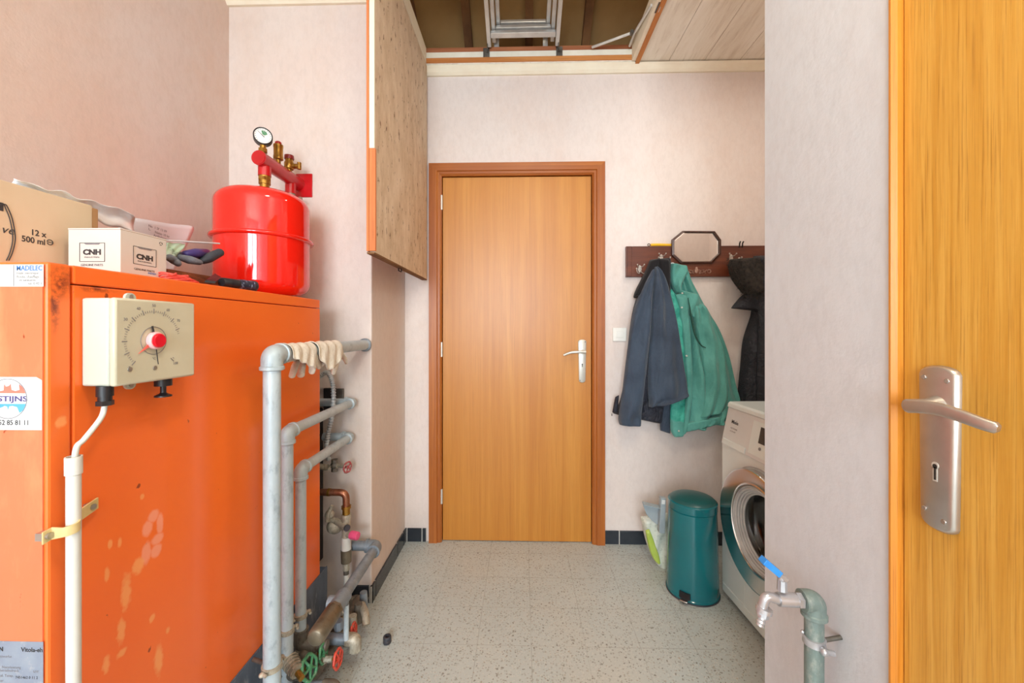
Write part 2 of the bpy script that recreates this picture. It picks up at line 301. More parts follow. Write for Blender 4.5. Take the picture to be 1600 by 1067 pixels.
# ------------------------------------------------------------------ mesh building
class MB:
    def __init__(s): s.v = []; s.f = []
    def add(s, vs, fs):
        o = len(s.v); s.v += [Vector(v) for v in vs]; s.f += [tuple(i+o for i in f) for f in fs]; return s
    def box(s, a, b):
        x0, x1 = sorted((a[0], b[0])); y0, y1 = sorted((a[1], b[1])); z0, z1 = sorted((a[2], b[2]))
        return s.add([(x0,y0,z0),(x1,y0,z0),(x1,y1,z0),(x0,y1,z0),(x0,y0,z1),(x1,y0,z1),(x1,y1,z1),(x0,y1,z1)],
                     [(0,3,2,1),(4,5,6,7),(0,1,5,4),(1,2,6,5),(2,3,7,6),(3,0,4,7)])
    def hexa(s, p):                                   # eight corners: bottom ring then top ring
        return s.add(p, [(0,3,2,1),(4,5,6,7),(0,1,5,4),(1,2,6,5),(2,3,7,6),(3,0,4,7)])
    def prism(s, poly, d):                            # polygon (3-D points) extruded by vector d
        n = len(poly); d = Vector(d); P = [Vector(p) for p in poly]
        return s.add(P+[p+d for p in P], [tuple(range(n))[::-1], tuple(range(n, 2*n))]+[(i, (i+1) % n, n+(i+1) % n, n+i) for i in range(n)])
    def sweep(s, pts, rad, seg=16, caps=True, flat=None, up=None):
        P = [Vector(p) for p in pts]; n = len(P)
        R = rad if isinstance(rad, (list, tuple)) else [rad]*n
        T = [(P[min(i+1, n-1)]-P[max(i-1, 0)]).normalized() for i in range(n)]
        u = Vector(up) if up else (Vector((0,0,1)) if abs(T[0].z) < .9 else Vector((1,0,0)))
        u = (u-T[0]*u.dot(T[0])).normalized(); vs = []
        for i in range(n):
            u = (u-T[i]*u.dot(T[i])).normalized(); w = T[i].cross(u)
            for k in range(seg):
                a = 2*PI*k/seg; fx = flat if flat else 1
                vs.append(P[i]+(u*math.cos(a)*fx+w*math.sin(a))*R[i])
        fs = [(i*seg+k, i*seg+(k+1) % seg, (i+1)*seg+(k+1) % seg, (i+1)*seg+k) for i in range(n-1) for k in range(seg)]
        if caps: fs += [tuple(range(seg))[::-1], tuple((n-1)*seg+k for k in range(seg))]
        return s.add(vs, fs)
    def cyl(s, a, b, r, r2=None, seg=20): return s.sweep([a, b], [r, r if r2 is None else r2], seg)
    def lathe(s, c, axis, prof, seg=32, sx=1, sy_=1, caps=True):    # prof: (radius, height along the axis)
        A = Vector(axis).normalized(); u = Vector((1,0,0)) if abs(A.x) < .9 else Vector((0,1,0))
        u = (u-A*u.dot(A)).normalized(); w = A.cross(u); c = Vector(c); vs = []
        for r, h in prof:
            for k in range(seg):
                a = 2*PI*k/seg; vs.append(c+A*h+(u*math.cos(a)*sx+w*math.sin(a)*sy_)*max(r, 1e-5))
        n = len(prof)
        fs = [(i*seg+k, i*seg+(k+1) % seg, (i+1)*seg+(k+1) % seg, (i+1)*seg+k) for i in range(n-1) for k in range(seg)]
        if caps: fs += [tuple(range(seg))[::-1], tuple((n-1)*seg+k for k in range(seg))]
        return s.add(vs, fs)
    def torus(s, c, axis, R, r, seg=28, rs=10, a0=0, a1=2*PI):
        A = Vector(axis).normalized(); u = Vector((0,0,1)) if abs(A.z) < .9 else Vector((1,0,0)); u = (u-A*u.dot(A)).normalized(); w = A.cross(u); c = Vector(c)
        full = abs(a1-a0-2*PI) < 1e-6; n = seg if full else seg+1; vs = []
        for i in range(n):
            a = a0+(a1-a0)*i/seg; d = u*math.cos(a)+w*math.sin(a)
            for k in range(rs):
                b = 2*PI*k/rs; vs.append(c+d*(R+r*math.cos(b))+A*r*math.sin(b))
        m = n if full else n-1
        fs = [(i*rs+k, ((i+1) % n)*rs+k, ((i+1) % n)*rs+(k+1) % rs, i*rs+(k+1) % rs) for i in range(m) for k in range(rs)]
        if not full: fs += [tuple(range(rs)), tuple((n-1)*rs+k for k in range(rs))[::-1]]
        return s.add(vs, fs)
    def ball(s, c, rx, ry=None, rz=None, seg=20, rings=12, rot=None):
        ry = rx if ry is None else ry; rz = rx if rz is None else rz; c = Vector(c); vs = [Vector((0,0,rz))]
        for i in range(1, rings):
            t = PI*i/rings
            for k in range(seg):
                a = 2*PI*k/seg; vs.append(Vector((rx*math.sin(t)*math.cos(a), ry*math.sin(t)*math.sin(a), rz*math.cos(t))))
        vs.append(Vector((0,0,-rz)))
        if rot: vs = [rot @ v for v in vs]
        fs = [(0, 1+k, 1+(k+1) % seg) for k in range(seg)]
        fs += [(1+i*seg+k, 1+(i+1)*seg+k, 1+(i+1)*seg+(k+1) % seg, 1+i*seg+(k+1) % seg) for i in range(rings-2) for k in range(seg)]
        L = len(vs)-1; b = 1+(rings-2)*seg; fs += [(L, b+(k+1) % seg, b+k) for k in range(seg)]
        return s.add([v+c for v in vs], fs)
    def build(s, name, m, parent=None, bevel=0, smooth=35, sub=0, local=False, recalc=True, loc=None):
        me = bpy.data.meshes.new(name)
        o = bpy.data.objects.new(name, me)
        if parent is None and not local:
            if loc is None:
                lo = [min(v[i] for v in s.v) for i in range(3)]; hi = [max(v[i] for v in s.v) for i in range(3)]
                loc = Vector(((lo[0]+hi[0])/2, (lo[1]+hi[1])/2, lo[2]))
            org = Vector(loc); o.location = org
        elif local: org = Vector((0,0,0))
        else:
            org = Vector(parent['org'])
        o['org'] = tuple(org)
        me.from_pydata([tuple(v-org) for v in s.v], [], s.f); me.update()
        if recalc:
            bm = bmesh.new(); bm.from_mesh(me); bmesh.ops.recalc_face_normals(bm, faces=bm.faces); bm.to_mesh(me); bm.free()
        me.materials.append(m)
        COL.objects.link(o)
        if parent: o.parent = parent
        if bevel:
            b = o.modifiers.new('bevel', 'BEVEL'); b.width = bevel; b.segments = 2; b.limit_method = 'ANGLE'; b.angle_limit = math.radians(40)
        if sub:
            q = o.modifiers.new('sub', 'SUBSURF'); q.levels = sub; q.render_levels = sub
        if smooth:
            me.polygons.foreach_set('use_smooth', [True]*len(me.polygons))
            if not sub: me.set_sharp_from_angle(angle=math.radians(smooth))
        return o
def tag(o, label=None, cat=None, group=None, kind=None):
    if label: o['label'] = label
    if cat: o['category'] = cat
    if group: o['group'] = group
    if kind: o['kind'] = kind
    return o
def thing(name, loc, label, cat, group=None, kind=None):
    o = bpy.data.objects.new(name, None); COL.objects.link(o); o.location = loc; o['org'] = tuple(loc); o.empty_display_size = .05
    return tag(o, label, cat, group, kind)
def fillet(pts, r, n=6):
    P = [Vector(p) for p in pts]; out = [P[0]]
    for i in range(1, len(P)-1):
        a = (P[i-1]-P[i]); b = (P[i+1]-P[i]); ra = min(r, a.length*.49, b.length*.49)
        s = P[i]+a.normalized()*ra; e = P[i]+b.normalized()*ra
        for k in range(n+1):
            t = k/n; out.append(s*(1-t)**2+P[i]*2*t*(1-t)+e*t*t)
    out.append(P[-1]); return out
def spline(pts, n=8):
    P = [Vector(p) for p in pts]; Q = [P[0]*2-P[1]]+P+[P[-1]*2-P[-2]]; out = []
    for i in range(1, len(Q)-2):
        for k in range(n):
            t = k/n; a, b, c, d = Q[i-1], Q[i], Q[i+1], Q[i+2]
            out.append(.5*((2*b)+(c-a)*t+(2*a-5*b+4*c-d)*t*t+(3*b-a-3*c+d)*t**3))
    out.append(P[-1]); return out
def text(s, size, pos, right, up, m, name, parent, align='LEFT', depth=.0004, squash=1, bold=0, shear=0):
    c = bpy.data.curves.new(name, 'FONT'); c.body = s; c.size = size; c.align_x = align; c.extrude = depth; c.offset = bold; c.shear = shear; c.resolution_u = 3
    o = bpy.data.objects.new(name, c); COL.objects.link(o)
    bpy.context.view_layer.update()
    me = bpy.data.meshes.new_from_object(o.evaluated_get(bpy.context.evaluated_depsgraph_get()))
    bpy.data.objects.remove(o)
    R = Vector(right).normalized(); U = Vector(up).normalized(); N = R.cross(U)
    org = Vector(parent['org']); pos = Vector(pos)
    for v in me.vertices:
        p = v.co.copy(); v.co = pos+R*p.x*squash+U*p.y+N*p.z-org
    me.materials.clear(); me.materials.append(m)
    t = bpy.data.objects.new(name, me); COL.objects.link(t); t.parent = parent; t['org'] = tuple(org)
    return t
# ------------------------------------------------------------------ the room
YB = 2.171; XL = -1.265; XB = -.644; YC = 1.682; XR = .575; YE = .955; XRR = 1.55; YR = -2.7; ZC = 2.6
O = (0,0,0)
def struct(mb, name, m, **kw): return tag(mb.build(name, m, loc=O, **kw), kind='structure')
struct(MB().box((XL-.1, YR-.1, -.1), (XRR+.1, YB+.1, 0)), 'floor', M['floor'], smooth=0)
# ceiling with the hatch opening
HX0, HX1, HY0, HY1 = -.535, .606, 1.36, 2.14
mb = MB()
mb.box((XL-.1, YR-.1, ZC), (HX0-.03, YB+.1, ZC+.02)); mb.box((HX0-.03, YR-.1, ZC), (HX1, HY0, ZC+.02)); mb.box((HX0-.03, HY1+.0, ZC), (HX1, YB+.1, ZC+.02))
mb.box((HX1, YR-.1, ZC+.012), (XRR+.1, YB+.1, ZC+.03))
x = .597+.012
edges = [HX1]+[.785+.188*k for k in range(5)]
for a, b in zip(edges, edges[1:]):
    mb.box((a+.0012, YR-.1, ZC), (min(b, XRR+.1)-.0012, YB+.1, ZC+.0125))
struct(mb, 'ceiling', M['panelling'], smooth=0)
struct(MB().box((XL-.1, YB, 0), (-.50, YB+.1, ZC)).box((.41, YB, 0), (XRR+.1, YB+.1, ZC)).box((-.50, YB, 2.03), (.41, YB+.1, ZC)).box((-.50, YB+.06, 0), (.41, YB+.1, 2.03)), 'wall_back', M['wall_back'], smooth=0)
struct(MB().box((XL-.1, YR-.1, 0), (XL, YC, ZC)), 'wall_left', M['wall_left'], smooth=0)
struct(MB().box((XL-.1, YC, 0), (XB, YB, ZC)), 'wall_left_breast', M['wall_breast'], smooth=0, bevel=.006)
# right side wall with the doorway of door_2
D2A, D2B, D2T = .634, -.30, 2.06
struct(MB().box((XR, D2A, 0), (XR+.1, YE, ZC)).box((XR, D2B, D2T), (XR+.1, D2A, ZC)).box((XR, YR-.1, 0), (XR+.1, D2B, ZC)), 'wall_right', M['wall_side'], smooth=0)
struct(MB().box((XRR, YE-.1, 0), (XRR+.1, YB, ZC)).box((XR+.1, YE-.1, 0), (XRR, YE, ZC)), 'wall_right_recess', M['wall_back'], smooth=0)
# rear wall, behind the camera, with a wide window
WX0, WX1, WZ0, WZ1 = -1.15, .5, .85, 2.35
struct(MB().box((XL-.1, YR-.1, 0), (WX0, YR, ZC)).box((WX1, YR-.1, 0), (XRR+.1, YR, ZC)).box((WX0, YR-.1, 0), (WX1, YR, WZ0)).box((WX0, YR-.1, WZ1), (WX1, YR, ZC)), 'wall_rear', M['wall_side'], smooth=0)
mb = MB()
for a, b in ((WX0, WX0+.06), ((WX0+WX1)/2-.05, (WX0+WX1)/2+.05), (WX1-.06, WX1)): mb.box((a, YR-.08, WZ0), (b, YR-.03, WZ1))
for a, b in ((WZ0, WZ0+.06), (WZ1-.06, WZ1)): mb.box((WX0+.06, YR-.08, a), (WX1-.06, YR-.03, b))
struct(mb, 'window_1', M['white_enamel'], smooth=0, bevel=.004)
# cornices
prof = lambda y, z, s=1: [(0, 0), (-.012, 0), (-.022, .012), (-.026, .03), (-.034, .042), (0, .042)]
def cornice(name, a, b, nrm):
    a = Vector(a); b = Vector(b); nrm = Vector(nrm); mb = MB()
    pts = [a+nrm*(-p[0])+Vector((0,0,p[1])) for p in prof(0,0)]
    mb.prism(pts, b-a); struct(mb, name, M['cream'], smooth=20)
cornice('trim_1', (XB, YB, 2.552), (XRR, YB, 2.552), (0,-1,0))
cornice('trim_2', (XL, YC, 2.556), (XB, YC, 2.556), (0,-1,0))
cornice('trim_3', (XB, YC-.0, 2.556), (XB, YB, 2.556), (1,0,0))
# skirting tiles with white joints
def skirting(name, a, b, nrm, cuts, h=.072):
    a = Vector(a); b = Vector(b); nrm = Vector(nrm); d = (b-a); L = d.length; d.normalize(); mb = MB(); g = MB()
    xs = [0]+[c for c in cuts if 0 < c < L]+[L]
    for p, q in zip(xs, xs[1:]):
        p0 = a+d*(p+.0025); p1 = a+d*(q-.0025)
        mb.prism([p0, p1, p1+nrm*.008, p0+nrm*.008], (0,0,h))
    o = struct(mb, name, M['tile_black'], smooth=20, bevel=.001)
    g.prism([a, b, b+nrm*.0055, a+nrm*.0055], (0,0,h-.001))
    gg = g.build('grout', M['grout'], parent=o)
c0 = at(636, 846, Y=YB).x
skirting('baseboard_back', (XB+.0, YB, 0), (-.525, YB, 0), (0,-1,0), [.012, .095])
skirting('baseboard_back_right', (.437, YB, 0), (XRR, YB, 0), (0,-1,0), [.09+.2*k for k in range(6)])
skirting('baseboard_left', (XB, YB-.008, 0), (XB, YC-.012, 0), (1,0,0), [.045, .15-.001, .45])
skirting('baseboard_breast', (XB+.008, YC, 0), (-.76, YC, 0), (0,-1,0), [.014])
# ------------------------------------------------------------------ attic above the hatch
A0, A1 = -.9, 1.1
struct(MB().hexa([(A0,2.50,2.66),(A1,2.50,2.66),(A1,1.0,3.95),(A0,1.0,3.95),(A0,2.55,2.72),(A1,2.55,2.72),(A1,1.05,4.01),(A0,1.05,4.01)]), 'attic_roof_sheathing', M['attic'], smooth=0)
struct(MB().box((A0-.03,.9,2.62),(A0,2.6,4.0)).box((A1,.9,2.62),(A1+.03,2.6,4.0)).box((A0,.9,2.62),(A1,.95,4.0)).box((A0,.9,4.0),(A1,1.2,4.03)), 'attic_wall', M['attic'], smooth=0)
struct(MB().box((A0, HY1+.06, ZC+.025), (A1, 2.56, ZC+.045)).box((A0, .95, ZC+.035), (A1, HY0-.05, ZC+.045)), 'attic_floor', M['attic'], smooth=0)
sl = Vector((0,-1.5,1.29)).normalized(); nn = Vector((0,-1.29,-1.5)).normalized()
for i, px in enumerate((656, 735, 826, 912, 1010)):
    d = ray(px, 60); t = 2.36/d.y; xx = d.x*t
    o = MB().prism([Vector((xx-.022, 2.47, 2.69)), Vector((xx+.022, 2.47, 2.69)), Vector((xx+.022, 2.47, 2.69))+nn*.05, Vector((xx-.022, 2.47, 2.69))+nn*.05], sl*1.9)
    struct(o, 'attic_rafter', M['rafter'], smooth=0)
struct(MB().box((.45, 2.28, 2.70), (1.02, 2.32, 2.76)), 'attic_beam', M['pine_red'], smooth=0)
# hatch opening lining: layered timbers
fr = thing('attic_hatch_frame', (.04, 1.75, ZC-.012), 'layered timber and cream-painted frame around the open attic hatch', 'hatch frame')
def ring(name, z0, z1, inset, m, th=.03):
    mb = MB(); x0, x1, y0, y1 = HX0+.0, HX1, HY0, HY1
    mb.box((x0, y1-inset, z0), (x1, y1+th, z1)); mb.build(name+'', m, parent=fr, smooth=0, bevel=.001)
    return
ring('ceiling_trim_board', ZC-.014, ZC+.006, -.002, M['cream_w'], .028)
ring('timber_rail', ZC+.0065, ZC+.032, .006, M['pine'], .05)
ring('painted_rail', ZC+.0325, ZC+.066, .0, M['cream_w'], .05)
ring('top_rail', ZC+.0665, ZC+.09, .0, M['pine_red'], .05)
MB().box((HX1-.0, HY0, ZC-.013), (HX1+.02, HY1+.028, ZC-.0005)).build('side_trim', M['pine_y'], parent=fr, smooth=0)
MB().box((HX1-.02, HY0, ZC-.002), (HX1-.0005, HY1-.007, ZC+.085)).build('side_rail', M['cream'], parent=fr, smooth=0)
MB().box((HX0+.001, HY0+.0, ZC+.002), (HX0+.017, HY1-.007, ZC+.085)).build('side_rail', M['cream'], parent=fr, smooth=0)
MB().box((HX0, HY0-.03, ZC+.002), (HX1, HY0-.001, ZC+.085)).build('front_rail', M['cream'], parent=fr, smooth=0)
# hatch latch plate on the ceiling
la = at(1030, 11, Z=ZC)
o = thing('ceiling_latch', (la.x, la.y, ZC-.012), 'small steel latch keeper screwed to the ceiling beside the hatch', 'latch')
MB().box((la.x-.012, la.y-.03, ZC-.003), (la.x+.012, la.y+.03, ZC-.0003)).build('plate', M['steel_dark'], parent=o)
MB().sweep(fillet([(la.x, la.y-.018, ZC-.002), (la.x, la.y-.018, ZC-.012), (la.x, la.y+.014, ZC-.012), (la.x, la.y+.014, ZC-.002)], .006), .0025, 8).build('loop', M['nickel'], parent=o)
# open hatch panel hanging down
PX1 = -.516; PX0 = PX1-.024; PY0, PY1, PZ0, PZ1 = 1.373, 2.14, 1.437, 2.59
hp = thing('attic_hatch_door', (PX1, (PY0+PY1)/2, PZ0), 'raw chipboard attic hatch door hanging open beside the wooden door', 'hatch door')
MB().box((PX0+.006, PY0+.01, PZ0), (PX1, PY1, PZ1)).build('panel', M['chip'], parent=hp, smooth=0)
zm = at(583, 229, X=PX1).z
MB().box((PX0+.006, PY0, zm), (PX1, PY0+.0098, PZ1)).build('painted_edge', M['cream'], parent=hp, smooth=0, bevel=.0008)
MB().box((PX0+.006, PY0, PZ0+.004), (PX1+.004, PY0+.0098, zm-.0005)).build('bare_edge', M['pine_z'], parent=hp, smooth=0, bevel=.0008)
MB().box((PX0-.003, PY0-.002, PZ0+.003), (PX0+.0055, PY1, PZ1)).build('facing_strip', M['pine_z'], parent=hp, smooth=0)
MB().box((PX0-.002, PY0+.0, PZ0-.006), (PX1, PY1, PZ0-.0003)).build('bottom_edge', M['rafter'], parent=hp, smooth=0)
for yy in (1.55, 1.95): MB().box((PX0-.006, yy-.03, PZ1-.03), (PX0-.0032, yy+.03, ZC-.0002)).build('hinge', M['steel_dark'], parent=hp, smooth=0)
hk = at(625, 420, X=(PX0+PX1)/2); 
MB().sweep(fillet([(hk.x-.0, hk.y+.02, PZ0-.006), (hk.x, hk.y+.02, PZ0-.02), (hk.x, hk.y-.02, PZ0-.02), (hk.x, hk.y-.02, PZ0-.009)], .008), .0028, 8).build('hook', M['hook_d'], parent=hp)
# ladder folded up into the attic
ld = thing('attic_ladder', (.04, 2.14, ZC+.07), 'folded three-section aluminium ladder standing in the attic opening', 'ladder')
a0 = at(768, 64, Y=2.14)
yd = Vector((0,-.93,.375)).normalized(); up = Vector((0,.375,.93)).normalized()
xc = (at(768, 57, Y=2.12).x+at(867, 57, Y=2.12).x)/2
for i, (hw, zo, rpy) in enumerate(((.181, .0, 54.5), (.156, .036, 43.5), (.131, .072, 35))):
    sec = Vector((xc, 2.125, 2.688))+up*zo
    for s in (-1, 1):
        st = sec+Vector((s*hw, 0, 0))
        p = [st-up*.017+Vector((-.010,0,0)), st-up*.017+Vector((.010,0,0)), st+up*.017+Vector((.010,0,0)), st+up*.017+Vector((-.010,0,0))]
        MB().prism(p, yd*.78).build('stile', M['alu'], parent=ld, smooth=0, bevel=.002)
    for k in range(3):
        c = sec+yd*(.055+i*.004+.25*k)
        a = c-Vector((hw-.011, 0, 0)); b = c+Vector((hw-.011, 0, 0))
        p = [a+yd*-.014-up*.011, a+yd*.014-up*.011, a+yd*.014+up*.011, a+yd*-.014+up*.011]
        MB().prism(p, b-a).build('rung', M['alu'], parent=ld, smooth=0, bevel=.003)
for px in (760, 874):
    b = at(px, 84, Y=2.135)
    mb = MB().box((b.x-.017, 2.134, ZC+.034), (b.x+.017, 2.1395, ZC+.082))
    s = 1 if px < 800 else -1
    mb.box((b.x+s*.008-.002, 2.10, ZC+.05), (b.x+s*.008+.002, 2.134, ZC+.14))
    mb.cyl((b.x, 2.128, ZC+.06), (b.x, 2.1345, ZC+.06), .006)
    mb.build('bracket', M['steel_dark'], parent=ld, bevel=.001)
g = at(800, 70, Y=2.17)
for px in (776, 852):
    b = at(px, 70, Y=2.155); MB().box((b.x-.013, 2.150, ZC+.091), (b.x+.013, 2.162, ZC+.15)).build('foot_plate', M['alu'], parent=ld, smooth=0)
# stay arm of the hatch
sa = thing('hatch_stay', (HX1-.05, 2.08, ZC+.05), 'white folding steel stay arm in the corner of the attic opening', 'stay arm')
p0 = at(925, 74, Y=2.12); p1 = at(988, 51, Y=2.02); p2 = at(984, 72, Y=2.11); p3 = at(1018, 8, Y=1.80)
MB().sweep([p0, p1], .0065, 10).build('arm', M['alu'], parent=sa); MB().sweep([p2, p1+Vector((.012,0,0)), p3], .0065, 10).build('arm', M['alu'], parent=sa)
MB().cyl(p1+Vector((-.004,-.012,0)), p1+Vector((-.004,.012,0)), .009).build('pivot', M['steel_dark'], parent=sa)

# ------------------------------------------------------------------ back door
def bx(a, b, c, d, e, f): return MB().box((a, c, e), (b, d, f))
Lx0 = at(691, 600, Y=YB).x; Lx1 = at(924.5, 600, Y=YB).x; Ox0 = at(670, 600, Y=YB-.02).x; Ox1 = at(945.5, 600, Y=YB-.02).x
zt = at(808, 275, Y=YB).z; zo = at(808, 253.5, Y=YB-.02).z
d1 = thing('door_1', ((Lx0+Lx1)/2, YB, 0), None, None, kind='structure')
bx(Lx0+.002, Lx1-.002, YB+.005, YB+.045, .004, zt-.003).build('door_leaf', M['door_back'], parent=d1, smooth=0, bevel=.0015)
for a, b, s in ((Ox0, Lx0, 1), (Lx1, Ox1, -1)):
    mb = MB(); w = b-a
    if s == 1: pr = [(a, YB+.0), (a, YB-.022), (a+w*.62, YB-.022), (a+w*.68, YB-.016), (a+w*.85, YB-.016), (b-.001, YB-.008), (b-.001, YB+.05), (b-.02, YB+.05), (b-.02, YB)]
    else: pr = [(a+.001, YB-.008), (a+w*.15, YB-.016), (a+w*.32, YB-.016), (a+w*.38, YB-.022), (b, YB-.022), (b, YB), (a+.02, YB), (a+.02, YB+.05), (a+.001, YB+.05)]
    ztop = zo-.0 ; 
    mb.prism([(x, y, 0) for x, y in pr], (0,0,1)); n = len(pr)
    # mitred top: outer edge reaches the head's outer edge
    for i, (x, y) in enumerate(pr):
        f = (x-a)/w if s == 1 else (b-x)/w
        z = zo-(zo-zt)*max(0, min(1, f)); mb.v[n+i] = Vector((x, y, z))
    mb.build('jamb', M['casing_back'], parent=d1, smooth=20)
    
h = zo-zt
pr = [(zt+.001, YB-.008), (zt+h*.15, YB-.016), (zt+h*.32, YB-.016), (zt+h*.38, YB-.022), (zo, YB-.022), (zo, YB), (zt+.02, YB), (zt+.02, YB+.05), (zt+.001, YB+.05)]
mb = MB(); n = len(pr); P = []
for side in (0, 1):
    for z, y in pr:
        f = max(0, min(1, (z-zt)/h)); x = (Lx0-(Lx0-Ox0)*f) if side == 0 else (Lx1+(Ox1-Lx1)*f); P.append((x, y, z))
mb.add(P, [tuple(range(n)), tuple(range(n, 2*n))]+[(i, (i+1) % n, n+(i+1) % n, n+i) for i in range(n)])
mb.build('head', M['casing_back_h'], parent=d1, smooth=20)
for py in (316, 546, 776):
    c = at(690, py, Y=YB-.012); MB().cyl((c.x-.001, YB-.007, c.z-.04), (c.x-.001, YB-.007, c.z+.04), .0062, seg=14).cyl((c.x-.001, YB-.007, c.z-.002), (c.x-.001, YB-.007, c.z+.002), .0068, seg=14).build('hinge', M['nickel_l'], parent=d1)
def handle_plate(parent, fr, C, W0, W1, hh, th, m, screws=True):
    # fr: function (right, up, out) -> world
    pts = []
    n = 8
    for k in range(n+1):
        a = PI-PI*k/n; pts.append((math.cos(a)*W0/2*1.0, hh/2-.012+math.sin(a)*.012))
    for k in range(n+1):
        a = -PI*k/n; pts.append((math.cos(a)*W1/2*1.0, -hh/2+.012+math.sin(a)*.012))
    mb = MB(); n = len(pts)
    lay = [(1,0), (1,th*.45), (.93,th*.85), (.86,th)]
    vs = [fr(x*s if abs(x) > 0 else 0, y*(1-(1-s)*W0/hh), o) for s, o in lay for x, y in pts]
    fs = [tuple(range(n))[::-1], tuple(range((len(lay)-1)*n, len(lay)*n))]+[(l*n+i, l*n+(i+1) % n, (l+1)*n+(i+1) % n, (l+1)*n+i) for l in range(len(lay)-1) for i in range(n)]
    mb.add(vs, fs); return mb.build('handle_plate', m, parent=parent, smooth=50)
pc = at(909.5, 564, Y=YB+.005)
f1 = lambda r, u, o: Vector((pc.x+r, YB+.005-o, pc.z+u))
hpl = handle_plate(d1, f1, pc, .046, .036, .236, .007, M['nickel_l'])
lz = at(905, 549.5, Y=YB-.03).z-pc.z
MB().cyl(f1(.0, lz, .006), f1(.0, lz, .05), .009).build('spindle', M['nickel_l'], parent=hpl)
MB().sweep(spline([f1(.012, lz, .05), f1(-.03, lz, .052), f1(-.07, lz-.004, .05), f1(-.105, lz-.018, .044)], 6), [.011-.00018*k for k in range(19)], 14, flat=.8).build('lever', M['nickel_l'], parent=hpl)
for r, u in ((-.016, .105), (.016, .105), (-.012, -.105)):
    MB().lathe(f1(r, u, .0068), (0,-1,0), [(.003, 0), (.0025, .0012), (0, .0013)], 10).build('screw', M['steel_dark'], parent=hpl)
MB().cyl(f1(0, -.018, .0066), f1(0, -.018, .0074), .0035).box(f1(-.0018, -.032, .0066), f1(.0018, -.018, .0074)).build('keyhole', M['key_dark'], parent=hpl)

# ------------------------------------------------------------------ oak door in the right wall
d2 = thing('door_2', (XR, .2, 0), None, None, kind='structure')
ly = at(1412, 600, X=XR+.012).y
bx(XR+.012, XR+.05, D2B+.03, ly, .004, D2T-.04).build('door_leaf', M['door_right'], parent=d2, smooth=0, bevel=.0015)
mb = MB().prism([(XR-.004, D2A-.001, 0), (XR-.004, ly+.004, 0), (XR+.004, ly+.0012, 0), (XR+.06, ly+.0012, 0), (XR+.06, D2A-.001, 0)], (0,0,D2T-.001))
mb.build('jamb', M['casing_right'], parent=d2, smooth=0)
bx(XR-.004, XR+.06, D2B+.001, D2B+.029, 0, D2T-.001).build('jamb', M['casing_right'], parent=d2, smooth=0)
bx(XR-.004, XR+.06, D2B+.0292, ly+.001, D2T-.038, D2T-.001).build('head', M['casing_right'], parent=d2, smooth=0)
pa = at(1442.5, 699, X=XR+.012); pb = at(1499, 699, X=XR+.008)
yc = (pa.y+pb.y)/2; zc_ = (at(1470, 571, X=XR+.01).z+at(1468, 829, X=XR+.01).z)/2
f2 = lambda r, u, o: Vector((XR+.012-o, yc-r, zc_+u))
hh2 = at(1470, 571, X=XR+.01).z-at(1468, 829, X=XR+.01).z
wp = pa.y-pb.y
hp2 = handle_plate(d2, f2, None, wp, wp*.9, hh2, .009, M['nickel'])
lz = at(1468, 640, X=XR-.02).z-zc_
MB().lathe(f2(.002, lz, .0085), (-1,0,0), [(.014, 0), (.013, .006), (.010, .012), (.0095, .040), (.0, .041)], 24).build('spindle', M['nickel'], parent=hp2)
q = [at(1416, 634.5, X=XR-.050), at(1440, 635.5, X=XR-.052), at(1470, 640, X=XR-.052), at(1505, 651, X=XR-.050), at(1535, 662, X=XR-.047), at(1561, 670, X=XR-.043)]
qq = spline(q, 6); nq = len(qq)
mb = MB(); vs = []; seg = 14
for i, p in enumerate(qq):
    t = i/(nq-1); hgt = .0092*(1-.28*t)*(1 if i > 0 else .75); wd = .0042
    if i == nq-1: hgt *= .6
    T = (qq[min(i+1, nq-1)]-qq[max(i-1, 0)]).normalized(); N = Vector((1,0,0)); N = (N-T*N.dot(T)).normalized(); U = N.cross(T)
    for k in range(seg):
        a = 2*PI*k/seg; cxx = abs(math.cos(a))**.6*(1 if math.cos(a) > 0 else -1); cz = abs(math.sin(a))**.6*(1 if math.sin(a) > 0 else -1)
        vs.append(p+N*wd*cxx+U*hgt*cz)
mb.add(vs, [(i*seg+k, i*seg+(k+1) % seg, (i+1)*seg+(k+1) % seg, (i+1)*seg+k) for i in range(nq-1) for k in range(seg)]+[tuple(range(seg))[::-1], tuple((nq-1)*seg+k for k in range(seg))])
mb.build('lever', M['nickel'], parent=hp2, smooth=45, bevel=0)
sgn = hh2/2-.026
for r, u in ((-.016, sgn+.008), (.015, sgn+.006), (-.015, -sgn), (.011, -sgn-.008)):
    MB().lathe(f2(r, u, .0088), (-1,0,0), [(.0036, 0), (.0034, .0009), (.0028, .0014), (0, .0014)], 14).build('screw', M['chrome'], parent=hp2)
MB().cyl(f2(0, -.024, .0086), f2(0, -.024, .0096), .0048).box(f2(-.0030, -.046, .0086), f2(.0030, -.026, .0096)).build('keyhole_rim', M['nickel_l'], parent=hp2)
MB().cyl(f2(0, -.025, .0094), f2(0, -.025, .0100), .0030).box(f2(-.0012, -.044, .0094), f2(.0016, -.026, .0100)).build('keyhole', M['key_dark'], parent=hp2)
